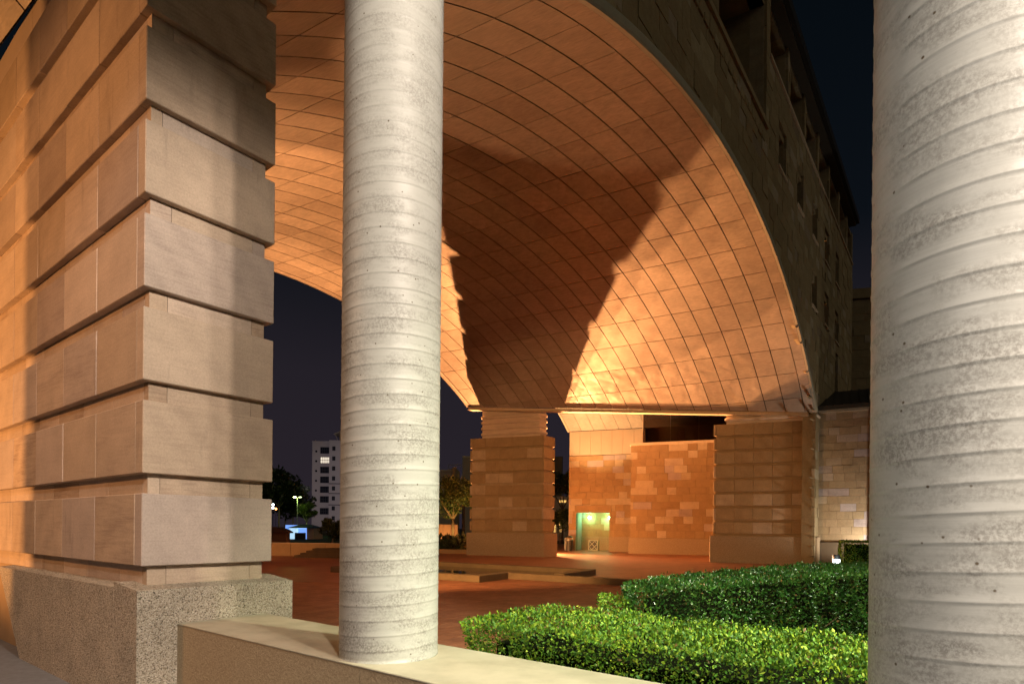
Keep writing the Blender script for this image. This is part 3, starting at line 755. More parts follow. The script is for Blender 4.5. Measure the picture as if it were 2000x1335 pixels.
# ------------------------------------------------------------------ back walls under the vault
def coursed_wall(name, label, A, e, n, length, hb, ht, course, lens, m, plinth_h=None, hole=None, cap=None, thick=.35):
    th = thing(name, label, 'wall', tuple(A))
    pt = lambda a, d, h: A + e * a - n * d + Z * (h + HC)      # n: outward normal; d: depth behind the face
    hp = plinth_h if plinth_h is not None else hb
    segs = [(0, length)] if not hole else [(0, hole[0]), (hole[1], length)]
    core = MB()
    for a, b_ in segs: core.box(pt(a, .12, -1.75), e * (b_ - a), -n * thick, Z * (ht + 1.75))
    if hole: core.box(pt(hole[0], .12, hole[2]), e * (hole[1] - hole[0]), -n * thick, Z * (ht - hole[2]))
    part('core', core, M['core'], th)
    if plinth_h is not None:
        for a, b_ in segs: part('plinth', MB().box(pt(a - (.12 if a == 0 else 0), -.13, -1.77), e * (b_ - a + (.12 if a == 0 else 0)), -n * .3, Z * (plinth_h + 1.77), .015), M['aggregate_far'], th)
    h = hp; 
    while h < ht - .1:
        hh = min(course, ht - h); x = -random.uniform(0, .5)
        while x < length:
            w = random.choice(lens); a, b_ = max(x, 0), min(x + w, length); x += w
            if b_ - a < .05: continue
            ss = [(a, b_)]
            if hole and h < hole[2] - .05: ss = subtract(ss, hole[0], hole[1])
            for q0, q1 in ss:
                if q1 - q0 > .05: part('stone_block', MB().box(pt(q0 + .004, random.uniform(-.012, .012), h + .004), e * (q1 - q0 - .008), -n * .15, Z * (hh - .008)), m, th)
        h += hh
    if cap: part('coping', MB().box(pt(-.1, -.08, ht), e * (length + .2), -n * (thick + .3), Z * cap), M['cap_stone'], th)
    return th, pt
NF = Vector((-E1.y, E1.x, 0)) * -1                                  # outward normal of the back walls (towards the viewer)
if NF.y > 0: NF = -NF
AW = Vector((4.55, 48.0, 0))
DH = (.62, 3.30, 1.28)
wa, pa = coursed_wall('back_wall', 'sandstone back wall with the green lit recess and smooth pink panels on top', AW, E1, NF, 8.2, -.58, 5.80, .50, (.65, .65, .9, 1.3), M['stone_far'], -.60, DH)
part('lintel_stone', MB().box(pa(DH[0] - .12, -.03, 1.28), E1 * (DH[1] - DH[0] + .28), -NF * .3, Z * .56), M['stone_far'], wa)
for k in range(9):
    part('precast_panel', MB().box(pa(.86 * k + .005, .05, 5.82), E1 * .85, -NF * .2, Z * 1.95, .006), M['pink_panel'], wa) if k < 7 else None
# the recess
rc = MB(); rc.box(pa(DH[0] - .2, 1.9, -1.75), E1 * 3.2, -NF * .2, Z * 3.4)
part('recess_back', MB().box(pa(DH[0] - .2, 2.02, -1.75), E1 * 3.2, -NF * .2, Z * 3.4), M['core'], wa)
h = -.62
while h < 1.4:
    x = 0
    while x < 3.1:
        w = random.choice((.5, .65, .65, .9)); part('recess_stone', MB().box(pa(DH[0] - .2 + x + .004, 1.9 + random.uniform(-.01, .01), h + .004), E1 * (min(w, 3.15 - x) - .008), -NF * .14, Z * .492), M['stone_far'], wa); x += w
    h += .5
part('recess_plinth', MB().box(pa(DH[0] - .2, 1.80, -1.75), E1 * 3.2, -NF * .2, Z * 1.13), M['aggregate_far'], wa)
for a in (DH[0] - .22, DH[1] + .02): part('recess_side', MB().box(pa(a, .47, -1.75), E1 * .2, -NF * 1.5, Z * 3.2), M['stone_far'], wa)
part('recess_ceiling', MB().box(pa(DH[0] - .2, .3, 1.30), E1 * 3.2, -NF * 1.8, Z * .2), M['cap'], wa)
for i, a in enumerate((1.30, 2.98)):
    q = pa(a, 1.74, .92)
    t_ = thing('wall_lamp', ('bright wall lamp at the middle of the green lit recess', 'bright wall lamp at the right edge of the green lit recess')[i], 'lamp', tuple(q), 'wall lamps in the recess')
    part('lamp_globe', MB().lathe([(.02, -.14), (.10, -.10), (.12, 0), (.10, .10), (.02, .14)], 14, q), M['lit_green'], t_, smooth=True)
    part('bracket', MB().box(q - E1 * .04 - NF * .02 + Z * .13, E1 * .08, -NF * .1, Z * .05), M['metal_black'], t_)
    lamp('recess_lamp', 'POINT', tuple(q + NF * .28), 55, (.24, 1, .38), None, .1)
# framed screen leaning in the recess
q = pa(1.28, 1.62, -1.75); fr = thing('lattice_panel', 'small white framed lattice panel leaning at the back of the green lit recess', 'panel', tuple(q))
def fbox(x, z, w, h_, d=.04): return MB().box(q + E1 * x + Z * z + NF * (.12 - .12 * z), E1 * w, Z * h_ - NF * (.12 * h_), NF * d)
for x, z, w, h_ in ((0, 0, .06, .82), (.72, 0, .06, .82), (.06, 0, .66, .06), (.06, .76, .66, .06)): part('frame_bar', fbox(x, z, w, h_), M['white_frame'], fr)
for i in range(3):
    for j in range(3):
        cx, cz = .17 + .22 * i, .17 + .23 * j; sg = 1 if (i + j) % 2 else -1
        part('slat', MB().tube([q + E1 * (cx - .10) + Z * (cz - .1 * sg) + NF * (.14 - .12 * cz), q + E1 * (cx + .10) + Z * (cz + .1 * sg) + NF * (.14 - .12 * cz)], .022, 6), M['white_frame'], fr)
part('backing', fbox(.05, .05, .68, .72, .008), M['frame_dark'], fr)
BW = Vector((8.55, 43.1, 0))
coursed_wall('back_wall', 'lower sandstone wall with granite base and pale coping below the dark glass', BW, E1, NF, 8.6, -.61, 6.03, .512, (.65, .65, .9, 1.3), M['stone_far'], -.61, None, .17)
# tinted glazing behind
pg = lambda a, d, h: BW + E1 * a - NF * d + Z * (h + HC)
gz = thing('glazed_screen', 'dark reflective glass screen between the pink panels and the right pier', 'window', tuple(pg(.8, .3, 6.2)))
for k in range(4):
    part('glass_pane', MB().box(pg(.80 + 1.93 * k, .32, 6.2), E1 * 1.92, -NF * .03, Z * 2.9), M['mirror_glass'], gz)
part('end_frame', MB().box(pg(.755, .30, 6.2), E1 * .04, -NF * .08, Z * 2.9), M['cap_stone'], gz)
part('inner_pier', MB().box(pg(3.1, 2.0, 5.6), E1 * .45, -NF * .3, Z * 1.7), M['pink_panel'], gz)

# the second vault springing from the back wall
v2 = thing('back_vault', 'small bright yellow lit vault rising from the back wall beyond the lintel', 'vault', tuple(AW))
dd = [(0, 7.78), (1, 8.66), (2, 9.45), (3, 10.1), (4, 10.65), (5.5, 11.2), (7, 11.6)]
def v2p(a, d, lift=0):
    h = float(np.interp(d, [x for x, _ in dd], [y for _, y in dd])); return AW + E1 * a - D1 * d + Z * (h + HC + lift)
for k in range(13):
    for j in range(5):
        d0, d1_ = .02 + 1.4 * j, 1.4 * (j + 1) - .012; a0, a1 = 1.0 * k + .012, 1.0 * (k + 1) - .012
        if j == 0 and k == 0: pass
        vs = [v2p(a0, d0), v2p(a1, d0), v2p(a1, (d0 + d1_) / 2), v2p(a1, d1_), v2p(a0, d1_), v2p(a0, (d0 + d1_) / 2)]
        mb = MB().add(vs + [p + Z * .04 for p in vs], [(0, 1, 2, 5), (5, 2, 3, 4), (6, 11, 8, 7), (11, 10, 9, 8), (0, 6, 7, 1), (3, 9, 10, 4), (1, 7, 8, 2), (2, 8, 9, 3), (0, 5, 11, 6), (5, 4, 10, 11)])
        part('soffit_panel', mb, M['panel'], v2)
part('soffit_backing', MB().add([v2p(a, d, .09) for d, _ in dd for a in (-.02, 13.0)], [(2 * i, 2 * i + 1, 2 * i + 3, 2 * i + 2) for i in range(len(dd) - 1)]), M['dark_gap'], v2)
part('arch_trim', MB().tube([v2p(-.06, d) for d, _ in dd], .09, 8), M['cap'], v2, smooth=True)

# ------------------------------------------------------------------ right hand walls
RA = Vector((15.95, 31.2, 0)); RE = -B; RN = Vector((RE.y, -RE.x, 0)); RN = RN if RN.y < 0 else -RN
coursed_wall('side_wall', 'pale sandstone wall with mauve stones between the right pier and the white column', RA, RE, RN, 2.42, -.56, 6.14, .394, (.5, .5, .72, .95), M['stone_pale'], None, None, .13)
rp_ = RA + RE * 2.44
sw = thing('stone_pilaster', 'narrow brown pilaster at the right end of the pale sandstone wall', 'pilaster', tuple(rp_))
part('shaft', MB().box(rp_ + RN * .4 + Z * 0, RE * .7, -RN * .7, Z * (HC + 5.7), .02), M['orange_render'], sw)
part('cap_slab', MB().box(rp_ + RN * .5 - RE * .08 + Z * (HC + 5.7), RE * .9, -RN * .9, Z * .36), M['concrete_dark'], sw)
rb = thing('retaining_wall', 'low dark concrete retaining wall below the pale sandstone wall', 'wall', tuple(RA))
part('wall', MB().box(RA - RE * .2 + RN * .22, RE * 6, -RN * .2, Z * (HC - .58)), M['concrete_dark'], rb)
# wing behind with a metal roof in front
wg = thing('rear_wing', 'dark stone wing wall rising behind the metal roof at the right of the arch', 'building', (24, 46, 0))
WA_ = Vector((21.6, 47.5, 0)); WE = Vector((.97, -.243, 0)).normalized(); WN = Vector((-WE.y, WE.x, 0)) * -1; WN = WN if WN.y < 0 else -WN
part('wall', MB().box(WA_ - WN * .15, WE * 12, -WN * .5, Z * (HC + 18.0)), M['stone_face'], wg)
part('coping', MB().box(WA_ + WN * .15 + Z * (HC + 18.0), WE * 12, -WN * .8, Z * .75), M['stone_face'], wg)
h = 8.0
while h < 17.9:
    x = random.uniform(-.5, 0)
    while x < 11.5:
        w = random.choice((.7, .9, 1.2)); a, b_ = max(x, 0), min(x + w, 11.6); x += w
        if b_ - a > .1: part('facing_stone', MB().box(WA_ + WE * (a + .005) + WN * random.uniform(-.02, .025) + Z * (HC + h + .005), WE * (b_ - a - .01), -WN * .16, Z * .54), M['stone_face'], wg)
    h += .55
part('vent', MB().box(WA_ + WE * 3.5 + WN * .05 + Z * (HC + 15.6), WE * .9, -WN * .1, Z * .42), M['frame_dark'], wg)
rf = thing('metal_roof', 'dark ribbed metal roof sloping down over the pale sandstone wall', 'roof', tuple(RA))
r0_ = RA - RE * .3 + RN * .5 + Z * (HC + 6.34); up = -RN * 5.2 + Z * 1.75
part('roof_sheet', MB().prism([r0_, r0_ + RE * 3.9, r0_ + RE * 3.9 + up, r0_ + up], Z * .06), M['roof'], rf)
for k in range(10): part('rib', MB().box(r0_ + RE * (.2 + .4 * k) + Z * .06, RE * .05, up, Z * .05), M['roof'], rf)
part('fascia', MB().box(r0_ + RN * .02 - Z * .14, RE * 3.9, RN * .03, Z * .2), M['eave'], rf)

# ------------------------------------------------------------------ second vault on the left of the near pier
v3_ = thing('side_vault', 'corner of a second lit metal vault springing at the top left behind the near pier', 'vault', (-5.5, 6.75, 0))
LD = Vector((-.823, .568, 0)).normalized(); L0 = Vector((-5.53, 6.75, 0)); LO = -Vector((-LD.y, LD.x, 0)); LO = LO if LO.x < 0 and LO.y < 0 else -LO
def lv_(a, t):
    s_, h_ = prof(14.647 - t); return L0 + LD * a + LO * (-.349 - s_) + Z * (HC + 5.74 + (h_ - 5.99))
for k in range(-6, 6):
    for j in range(7):
        a0, a1, t0, t1 = .887 * k + .015, .887 * (k + 1) - .015, j + .03, j + 1 - .006
        vs = [lv_(a, t0 + (t1 - t0) * i / 3) for a in (a0, a1) for i in range(4)]
        mb = MB().add(vs + [p + Z * .04 for p in vs], [(i, i + 1, i + 5, i + 4) for i in range(3)] + [(8 + i, 12 + i, 13 + i, 9 + i) for i in range(3)] + [(i, 8 + i, 9 + i, i + 1) for i in range(3)] + [(4 + i, 5 + i, 13 + i, 12 + i) for i in range(3)] + [(0, 4, 12, 8), (3, 11, 15, 7)])
        part('soffit_panel', mb, M['panel'], v3_)
part('soffit_backing', MB().add([lv_(a, t) + Z * .08 for t in range(8) for a in (-5.4, 5.4)], [(2 * i, 2 * i + 1, 2 * i + 3, 2 * i + 2) for i in range(7)]), M['dark_gap'], v3_)
bt = MB().box(L0 - LD * 4 - LO * .16 + Z * (HC + 5.66), LD * 4.05, LO * .10, Z * .13); part('cable_tray', bt, M['metal_black'], v3_)
part('cable', MB().tube([L0 + LD * .05 - LO * .1 + Z * (HC + 5.68), L0 + LD * .1 - LO * .12 + Z * (HC + 5.55), L0 + LD * .03 - LO * .16 + Z * (HC + 5.42)], .018, 6), M['metal_black'], v3_)

# ------------------------------------------------------------------ low wall and the ribbed columns
lw = thing('low_wall', 'low cream topped wall running under the white ribbed columns', 'wall', tuple(npt(.5, -3, 0)))
part('wall_section', MB().box(npt(.204, -.15, 0), NA * .719, NB * -2.238, Z * (HC - .768 - .012)), M['render_rough'], lw)
part('wall_section', MB().box(npt(.204, -2.396, 0), NA * .719, NB * -7.7, Z * (HC - .768 - .012)), M['render_rough'], lw)
part('coping', MB().box(npt(.200, -.152, HC - .780), NA * .727, NB * -10.0, Z * .012, .005), M['cream'], lw)
def spiral_column(ctr, label, z0, z1, r=.294, pitch=.085):
    seg = 96; turns = int((z1 - z0) / pitch) + 1
    pr = [(-.0003, 0.0), (.0015, .04), (.0016, .10), (.0001, .16), (0, .5), (0, .90)]
    vs = []; fs = []; k = len(pr); rows = turns * k
    for i in range(rows + 1):
        t, j = divmod(i, k)
        for s in range(seg):
            a = 2 * math.pi * s / seg
            z = (t + pr[j][1] + s / seg - 1) * pitch
            z = min(max(z, 0), z1 - z0)
            rr = r + pr[j][0]
            vs.append((ctr[0] + rr * math.cos(a), ctr[1] + rr * math.sin(a), z0 + z))
    for i in range(rows):
        for s in range(seg):
            s2 = (s + 1) % seg; i2 = i + k if s2 == 0 else i
            if i2 + 1 > rows: continue
            fs.append((i * seg + s, i2 * seg + s2, (i2 + 1) * seg + s2, (i + 1) * seg + s))
    o = part('column_shaft', MB().add(vs, fs), M['column'], smooth=True)
    return tag(o, label, 'column', 'ribbed columns on the low wall')
zc = HC - .768
cc1 = npt(.5235, -2.266, 0); cc2 = npt(.5235, -5.08, 0)
o = spiral_column((-.742, 3.631), 'white ribbed concrete column standing on the low wall left of the hedges', zc, HC + 5.6); o.name = 'ribbed_column'
o = spiral_column((cc2.x, cc2.y), 'white ribbed concrete column close by, filling the right edge of the view', zc, HC + 5.6); o.name = 'ribbed_column'

# ------------------------------------------------------------------ pool kerbs
pool = thing('pool_basin', 'low brown rimmed water basin with a long narrow channel on the plaza', 'pool', (-1.03, 19.05, 0))
k1, k2, k3 = Vector((-1.03, 19.05, 0)), Vector((-.16, 20.55, 0)), Vector((9.5, 14.4, 0))
KD = (k3 - k2).normalized(); KN = Vector((-KD.y, KD.x, 0))
part('rim', MB().box(k1, -KD * 7, KN * .38, Z * .215, .01), M['kerb'], pool)
part('rim', MB().box(k1 + KN * .385 - KD * .38, KD * .38, KN * 1.32, Z * .215, .01), M['kerb'], pool)
part('rim', MB().box(k1 + KN * 1.71 - KD * .38, KD * 12.2, KN * .34, Z * .215, .01), M['kerb'], pool)
part('rim', MB().box(k1 + KN * 5.0 - KD * 7, KD * 8.6, KN * .4, Z * .215, .01), M['kerb'], pool)
part('rim', MB().box(k1 + KN * 2.6 + KD * 1.3, KD * .4, KN * 2.38, Z * .215, .01), M['kerb'], pool)
part('channel', MB().box(k1 + KN * 2.055 + KD * .0, KD * 12, KN * .4, Z * .03), M['hedge_core'], pool)
part('kerb', MB().box(k1 + KN * 2.46 + KD * 1.7, KD * 10.2, KN * .12, Z * .10), M['kerb'], pool)
part('water', MB().box(k1 + KN * .39 - KD * 7, KD * 6.6, KN * 4.6, Z * .05), M['water'], pool)
part('water', MB().box(k1 + KN * 2.5 - KD * .4, KD * 1.7, KN * 2.48, Z * .05), M['water'], pool)

# ------------------------------------------------------------------ hedges
def leaves(pts, nrm, size, mb, up=.35, spread=.8):
    "small folded leaves, one per point"
    n = len(pts); r = rng
    d = nrm + r.normal(0, spread, (n, 3)) + np.array([0, 0, up]); d /= np.linalg.norm(d, axis=1)[:, None]
    a = r.normal(0, 1, (n, 3)); s = np.cross(d, a); s /= np.linalg.norm(s, axis=1)[:, None]
    l_ = size * (r.uniform(.55, 1.25, n) + .6 * r.uniform(0, 1, n) ** 6)[:, None]; w = l_ * .30
    nn = np.cross(s, d)
    base, tip = pts, pts + d * l_; mid = pts + d * l_ * .5 - nn * l_ * .08
    V = np.stack([base, mid + s * w + nn * l_ * .10, tip, mid - s * w + nn * l_ * .10, mid], 1).reshape(-1, 3)
    k = np.arange(n)[:, None] * 5
    F = np.concatenate([k + np.array([[0, 1, 4]]), k + np.array([[1, 2, 4]]), k + np.array([[2, 3, 4]]), k + np.array([[3, 0, 4]])], 0)
    return V, F
def np_mesh(name, V, F, m):
    me = bpy.data.meshes.new(name); me.vertices.add(len(V)); me.vertices.foreach_set('co', V.astype(np.float32).ravel())
    k = F.shape[1]; me.loops.add(F.size); me.loops.foreach_set('vertex_index', F.astype(np.int32).ravel())
    me.polygons.add(len(F)); me.polygons.foreach_set('loop_start', np.arange(0, F.size, k, dtype=np.int32)); me.polygons.foreach_set('loop_total', np.full(len(F), k, np.int32))
    me.materials.append(m); me.update(calc_edges=True); return me
def lump(P, f, amp, seed):
    q = P * f + seed; return amp * (np.sin(q[:, 0] * 1.7 + np.sin(q[:, 1] * 2.1)) + np.sin(q[:, 1] * 1.9 + q[:, 2] * 2.3) + np.sin(q[:, 2] * 1.3 + q[:, 0] * 2.7)) / 3
def hedge(name, label, poly, z1, n, size, m, z0=0.0, seed=0, twigs=60):
    th = thing(name, label, 'hedge', (float(np.mean([p[0] for p in poly])), float(np.mean([p[1] for p in poly])), 0))
    P = np.array(poly, float); k = len(P); ctr = P.mean(0)
    area = 0.5 * abs(sum(P[i][0] * P[(i + 1) % k][1] - P[(i + 1) % k][0] * P[i][1] for i in range(k)))
    ccw = sum(P[i][0] * P[(i + 1) % k][1] - P[(i + 1) % k][0] * P[i][1] for i in range(k)) > 0
    if not ccw: P = P[::-1]
    per = np.array([np.linalg.norm(P[(i + 1) % k] - P[i]) for i in range(k)]); hside = z1 - z0
    n_top = int(n * area / (area + 1.6 * per.sum() * hside)); n_side = n - n_top
    # top: rejection sampling
    lo, hi = P.min(0), P.max(0); T = []
    while len(T) < n_top:
        q = rng.uniform(lo, hi, (n_top * 2, 2)); inside = np.zeros(len(q), bool)
        for i in range(k):
            a, b_ = P[i], P[(i + 1) % k]; c = ((a[1] > q[:, 1]) != (b_[1] > q[:, 1])) & (q[:, 0] < (b_[0] - a[0]) * (q[:, 1] - a[1]) / (b_[1] - a[1] + 1e-9) + a[0]); inside ^= c
        T += q[inside].tolist()
    T = np.array(T[:n_top]); tp = np.c_[T, np.full(len(T), z1)]
    tp[:, 2] += lump(tp, 4.5, .035, seed) - np.abs(rng.normal(0, .018, len(tp))); tn = np.tile([0, 0, 1.], (len(tp), 1)); sprig = lump(tp, 31.0, 1.0, seed + 7) > .62; tp[sprig, 2] += rng.uniform(0, .05, int(sprig.sum()))
    ei = rng.choice(k, n_side, p=per / per.sum()); u = rng.uniform(0, 1, n_side)[:, None]
    A_, B_ = P[ei], P[(ei + 1) % k]; q = A_ + (B_ - A_) * u; d = (B_ - A_); nn = np.c_[d[:, 1], -d[:, 0]]; nn /= np.linalg.norm(nn, axis=1)[:, None]
    sp = np.c_[q, rng.uniform(z0, z1 + .02, n_side)]; sn = np.c_[nn, np.zeros(n_side)]
    dep = lump(sp, 6.0, .055, seed + 3) - np.abs(rng.normal(0, .03, n_side))
    keep = rng.uniform(0, 1, n_side) < np.clip(1.2 + dep * 5, .5, 1)
    sp = sp + sn * dep[:, None]; sp, sn = sp[keep], sn[keep]
    V, F = leaves(np.r_[tp, sp], np.r_[tn, sn], size, None)
    o = link('foliage', np_mesh('foliage', V, F, m), th, kind='stuff')
    c2 = []
    for i in range(k):
        e0, e1 = P[i] - P[i - 1], P[(i + 1) % k] - P[i]; e0 /= np.linalg.norm(e0); e1 /= np.linalg.norm(e1)
        n0, n1 = np.array([-e0[1], e0[0]]), np.array([-e1[1], e1[0]]); m_ = n0 + n1; c2.append(P[i] + m_ / max(.5, m_.dot(m_) / 2) * .17)
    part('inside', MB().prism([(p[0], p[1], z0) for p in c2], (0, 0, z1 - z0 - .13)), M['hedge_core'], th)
    tw = MB()
    for _ in range(twigs):
        i = int(rng.choice(k, p=per / per.sum())); u = rng.uniform(); q = P[i] + (P[(i + 1) % k] - P[i]) * u; d = P[(i + 1) % k] - P[i]; d = np.array([d[1], -d[0]]) / np.linalg.norm(d)
        s = q - d * .09; zz = z0 + rng.uniform(0, .5) * (z1 - z0)
        tw.tube([(s[0], s[1], zz), (s[0] + d[0] * .04 + rng.normal(0, .04), s[1] + d[1] * .04 + rng.normal(0, .04), zz + .14), (s[0] + d[0] * .08 + rng.normal(0, .07), s[1] + d[1] * .08 + rng.normal(0, .07), zz + .3)], [.008, .006, .003], 5)
    part('twigs', tw, M['twig'], th, kind='stuff')
    return th
hp = lambda a, b: (float(npt(a, b, 0).x), float(npt(a, b, 0).y))
hedge('clipped_hedge', 'clipped yellow green hedge directly behind the low wall', [hp(.98, -2.44), hp(.98, -7.2), hp(2.02, -7.2), hp(2.10, -2.38)], HC - .62, 140000, .0215, M['leaf_lime'], 0, 1)
hedge('clipped_hedge', 'taller dark glossy green hedge behind the yellow green one', [(.92, 4.75), (1.35, 4.85), (1.83, 5.25), (2.8, 5.95), (3.97, 6.75), (6.6, 8.2), (7.0, 10.2), (4.2, 8.7), (2.9, 7.55), (1.65, 6.3), (1.05, 5.5)], HC - .50, 105000, .028, M['leaf_green'], 0, 5)
hedge('clipped_hedge', 'short low hedge piece joining the yellow green hedge to the dark one', [(.72, 4.86), (.95, 4.76), (1.1, 5.45), (.84, 5.45)], HC - .60, 9000, .023, M['leaf_lime'], 0, 9, 6)
hedge('clipped_hedge', 'small square hedge beside the bollard light below the pale wall', [(14.85, 27.0), (16.4, 26.2), (17.0, 27.3), (15.5, 28.2)], HC - .46, 12000, .055, M['leaf_lime'], 0, 12, 10)

# ------------------------------------------------------------------ bollard light, stone ball, bin
q = Vector((14.2, 26.1, 0)); bl = thing('bollard_light', 'short black bollard light with glowing white band beside the small hedge', 'lamp', tuple(q))
part('base', MB().lathe([(.15, 0), (.15, .36)], 20, q), M['metal_black'], bl, smooth=False)
part('light_band', MB().lathe([(.145, .362), (.145, .52)], 20, q), M['lit_white'], bl)
part('hood', MB().lathe([(.16, .522), (.16, .70), (.13, .72)], 20, q), M['metal_black'], bl)
part('stake', MB().tube([q + Vector((-.19, -.05, 0)), q + Vector((-.19, -.05, .72))], .014, 6), M['white_frame'], bl)
lamp('bollard_lamp', 'POINT', tuple(q + Vector((-.1, -.45, .45))), 14, (.8, 1, .95), None, .08)
q = Vector((13.66, 26.2, 0)); sb = MB().lathe([(.02, 0), (.09, .03), (.13, .10), (.135, .16), (.10, .24), (.03, .28)], 18, q)
tag(part('stone_ball', sb, M['ball'], smooth=True), 'small pale round stone on the ground left of the bollard light', 'stone')
q = Vector((4.45, 46.6, 0)); bn = thing('litter_bin', 'cylindrical dark litter bin at the left end of the back wall', 'bin', tuple(q))
part('body', MB().lathe([(.30, .03), (.32, .85)], 20, q), M['metal_black'], bn)
part('rim', MB().lathe([(.335, .85), (.335, .92), (.25, .92)], 20, q), M['metal_grey'], bn)
for s in (-1, 1): part('post', MB().tube([q + E1 * .30 * s + Z * .9, q + E1 * .28 * s + Z * 1.08], .02, 6), M['metal_grey'], bn)
part('hood', MB().lathe([(.02, 1.19), (.22, 1.15), (.33, 1.06), (.33, 1.04)], 20, q), M['metal_black'], bn)
for k in range(10):
    a = 2 * math.pi * k / 10; part('slat', MB().box(q + Vector((math.cos(a) * .325 - .02, math.sin(a) * .325 - .02, .06)), (.04, 0, 0), (0, .04, 0), (0, 0, .77)), M['metal_grey'] if k in (4, 5, 6) else M['metal_black'], bn)

# ------------------------------------------------------------------ far left: terrace wall, steps
tw_ = thing('terrace_wall', 'low orange lit garden wall across the plaza, left of the white column', 'wall', (-12, 34.6, 0))
a_, b2 = Vector((-15.0, 35.0, 0)), Vector((-6.6, 34.2, 0)); td = (b2 - a_)
for i in range(4): part('wall_panel', MB().box(a_ + td * (i / 4) + td.normalized() * .006, td / 4 * .992, Vector((0, .3, 0)), Z * .74, .01), M['orange_render'], tw_)
part('coping', MB().box(a_ + Vector((0, -.03, .742)), td, Vector((0, .36, 0)), Z * .03), M['cap_stone'], tw_)
ts = thing('terrace_steps', 'dark terrace of broad brick steps in front of the orange garden wall', 'steps', (-9.5, 33.5, 0))
for i in range(4): part('step', MB().box((-12.05 + .33 * i, 33.0 + .02 * i, .13 * i), (6.6 - .33 * i, -.4, 0), (0, .9 - .02 * i, 0), (0, 0, .13)), M['earth'], ts)

# ------------------------------------------------------------------ trees
def tree(name, label, base, h, crown, n, leaf_sz, m, bark, group=None, forks=4, trunk_r=.12, clumps=16, flat=.8):
    th = thing(name, label, 'tree', tuple(base), group); b0 = Vector(base); tk = MB()
    fork = b0 + Z * h * .42
    tk.tube([b0, b0 + Vector((rng.normal(0, .05), 0, h * .22)), fork], [trunk_r, trunk_r * .8, trunk_r * .65], 8)
    c0 = b0 + Z * (h - crown * flat * .9)
    tips = []
    for k in range(forks):
        a = 2 * math.pi * k / forks + rng.uniform(0, .8); d = Vector((math.cos(a), math.sin(a), 0))
        t1 = fork + d * crown * .35 + Z * h * .18; t2 = c0 + d * crown * .7 + Z * crown * rng.uniform(-.1, .5)
        tk.tube([fork, t1, t2], [trunk_r * .6, trunk_r * .4, trunk_r * .12], 6); tips.append(t2)
    part('trunk', tk, bark, th, smooth=True)
    pts = []; nr = []
    per = n // clumps
    for k in range(clumps):
        v = rng.normal(0, 1, 3); v /= np.linalg.norm(v); c = np.array(c0) + v * np.array([crown, crown, crown * flat]) * rng.uniform(.45, .85)
        rr = crown * rng.uniform(.22, .42); q = rng.normal(0, 1, (per, 3)); q /= np.linalg.norm(q, axis=1)[:, None]
        pts.append(c + q * rr * rng.uniform(.5, 1.05, (per, 1)) * np.array([1, 1, .7])); nr.append(q)
    V, F = leaves(np.concatenate(pts), np.concatenate(nr), leaf_sz, None, .2, 1.0)
    link('crown', np_mesh('crown', V, F, m), th, kind='stuff')
    return th
def at(x, d): return Vector(((x - 1000) / 1165 * d, d, 0))
tree('small_tree', 'small tree with pale forked trunk behind the orange garden wall', at(650, 44), 2.45, 1.25, 4500, .13, M['leaf_tree'], M['bark_pale'], forks=3, trunk_r=.10)
tree('street_tree', 'green lit tree below the street lamp beside the white tower', at(599, 105), 5.7, 1.75, 4500, .24, M['leaf_tree'], M['bark_pale'])
tree('large_tree', 'leafy tree lit orange from below left of the middle pier', at(884, 50), 5.9, 2.3, 8000, .17, M['leaf_tree'], M['bark'], trunk_r=.16, clumps=22)
DT = ('dark tree rising over the brick pavilion, left part of the grove', 'lower dark tree of the grove left of the white tower', 'dark tree of the grove cut by the edge of the near pier', 'dark tree farthest back in the grove, behind the street lamp')
for i, (x, d, h, c) in enumerate(((545, 120, 13, 5.0), (572, 128, 10, 4.5), (520, 118, 13, 5), (558, 150, 13, 5.5))):
    tree('dark_tree', DT[i], at(x, d), h, c, 3500, .6, M['leaf_dark'], M['bark_pale'], 'dark trees in the grove', trunk_r=.22)
tree('dark_tree', 'tall dark tree seen between the middle pier and the back wall', at(1098, 72), 9.5, 2.6, 6000, .28, M['leaf_dark'], M['bark'], trunk_r=.14)
tree('small_tree', 'low leafy tree in front of the yellow lit windows beside the middle pier', at(1094, 66), 3.9, 1.6, 3000, .2, M['leaf_tree'], M['bark'], trunk_r=.10)
def palm(base, h, label):
    th = thing('palm_tree', label, 'tree', tuple(base)); b0 = Vector(base)
    part('trunk', MB().tube([b0, b0 + Z * h * .5, b0 + Z * h], [.2, .16, .15], 8), M['bark'], th, smooth=True)
    top = b0 + Z * h
    for k in range(18):
        a = 2 * math.pi * k / 18 + rng.uniform(0, .2); el = rng.uniform(-.2, 1.1); L = rng.uniform(1.8, 2.4); d = Vector((math.cos(a), math.sin(a), 0)); mb = MB(); pr_ = None
        side = Vector((-d.y, d.x, 0))
        spine = [top + d * L * t * math.cos(el * (1 - t)) + Z * (L * (math.sin(el) * t - .75 * t * t)) for t in np.linspace(0, 1, 9)]
        for i in range(1, 9):
            for s in (-1, 1):
                q = spine[i]; w = L * .28 * math.sin(math.pi * (i / 9) ** .8) + .05
                mb.add([q, q + (spine[i] - spine[i - 1]) * .35, q + side * s * w + (spine[i] - spine[i - 1]) * .8 - Z * w * .6], [(0, 1, 2)])
        mb.tube(spine, [.03] * 8 + [.01], 4)
        part('frond', mb, M['leaf_dark'], th)
palm(at(905, 68), 5.6, 'dark palm tree behind the orange lit tree left of the middle pier')
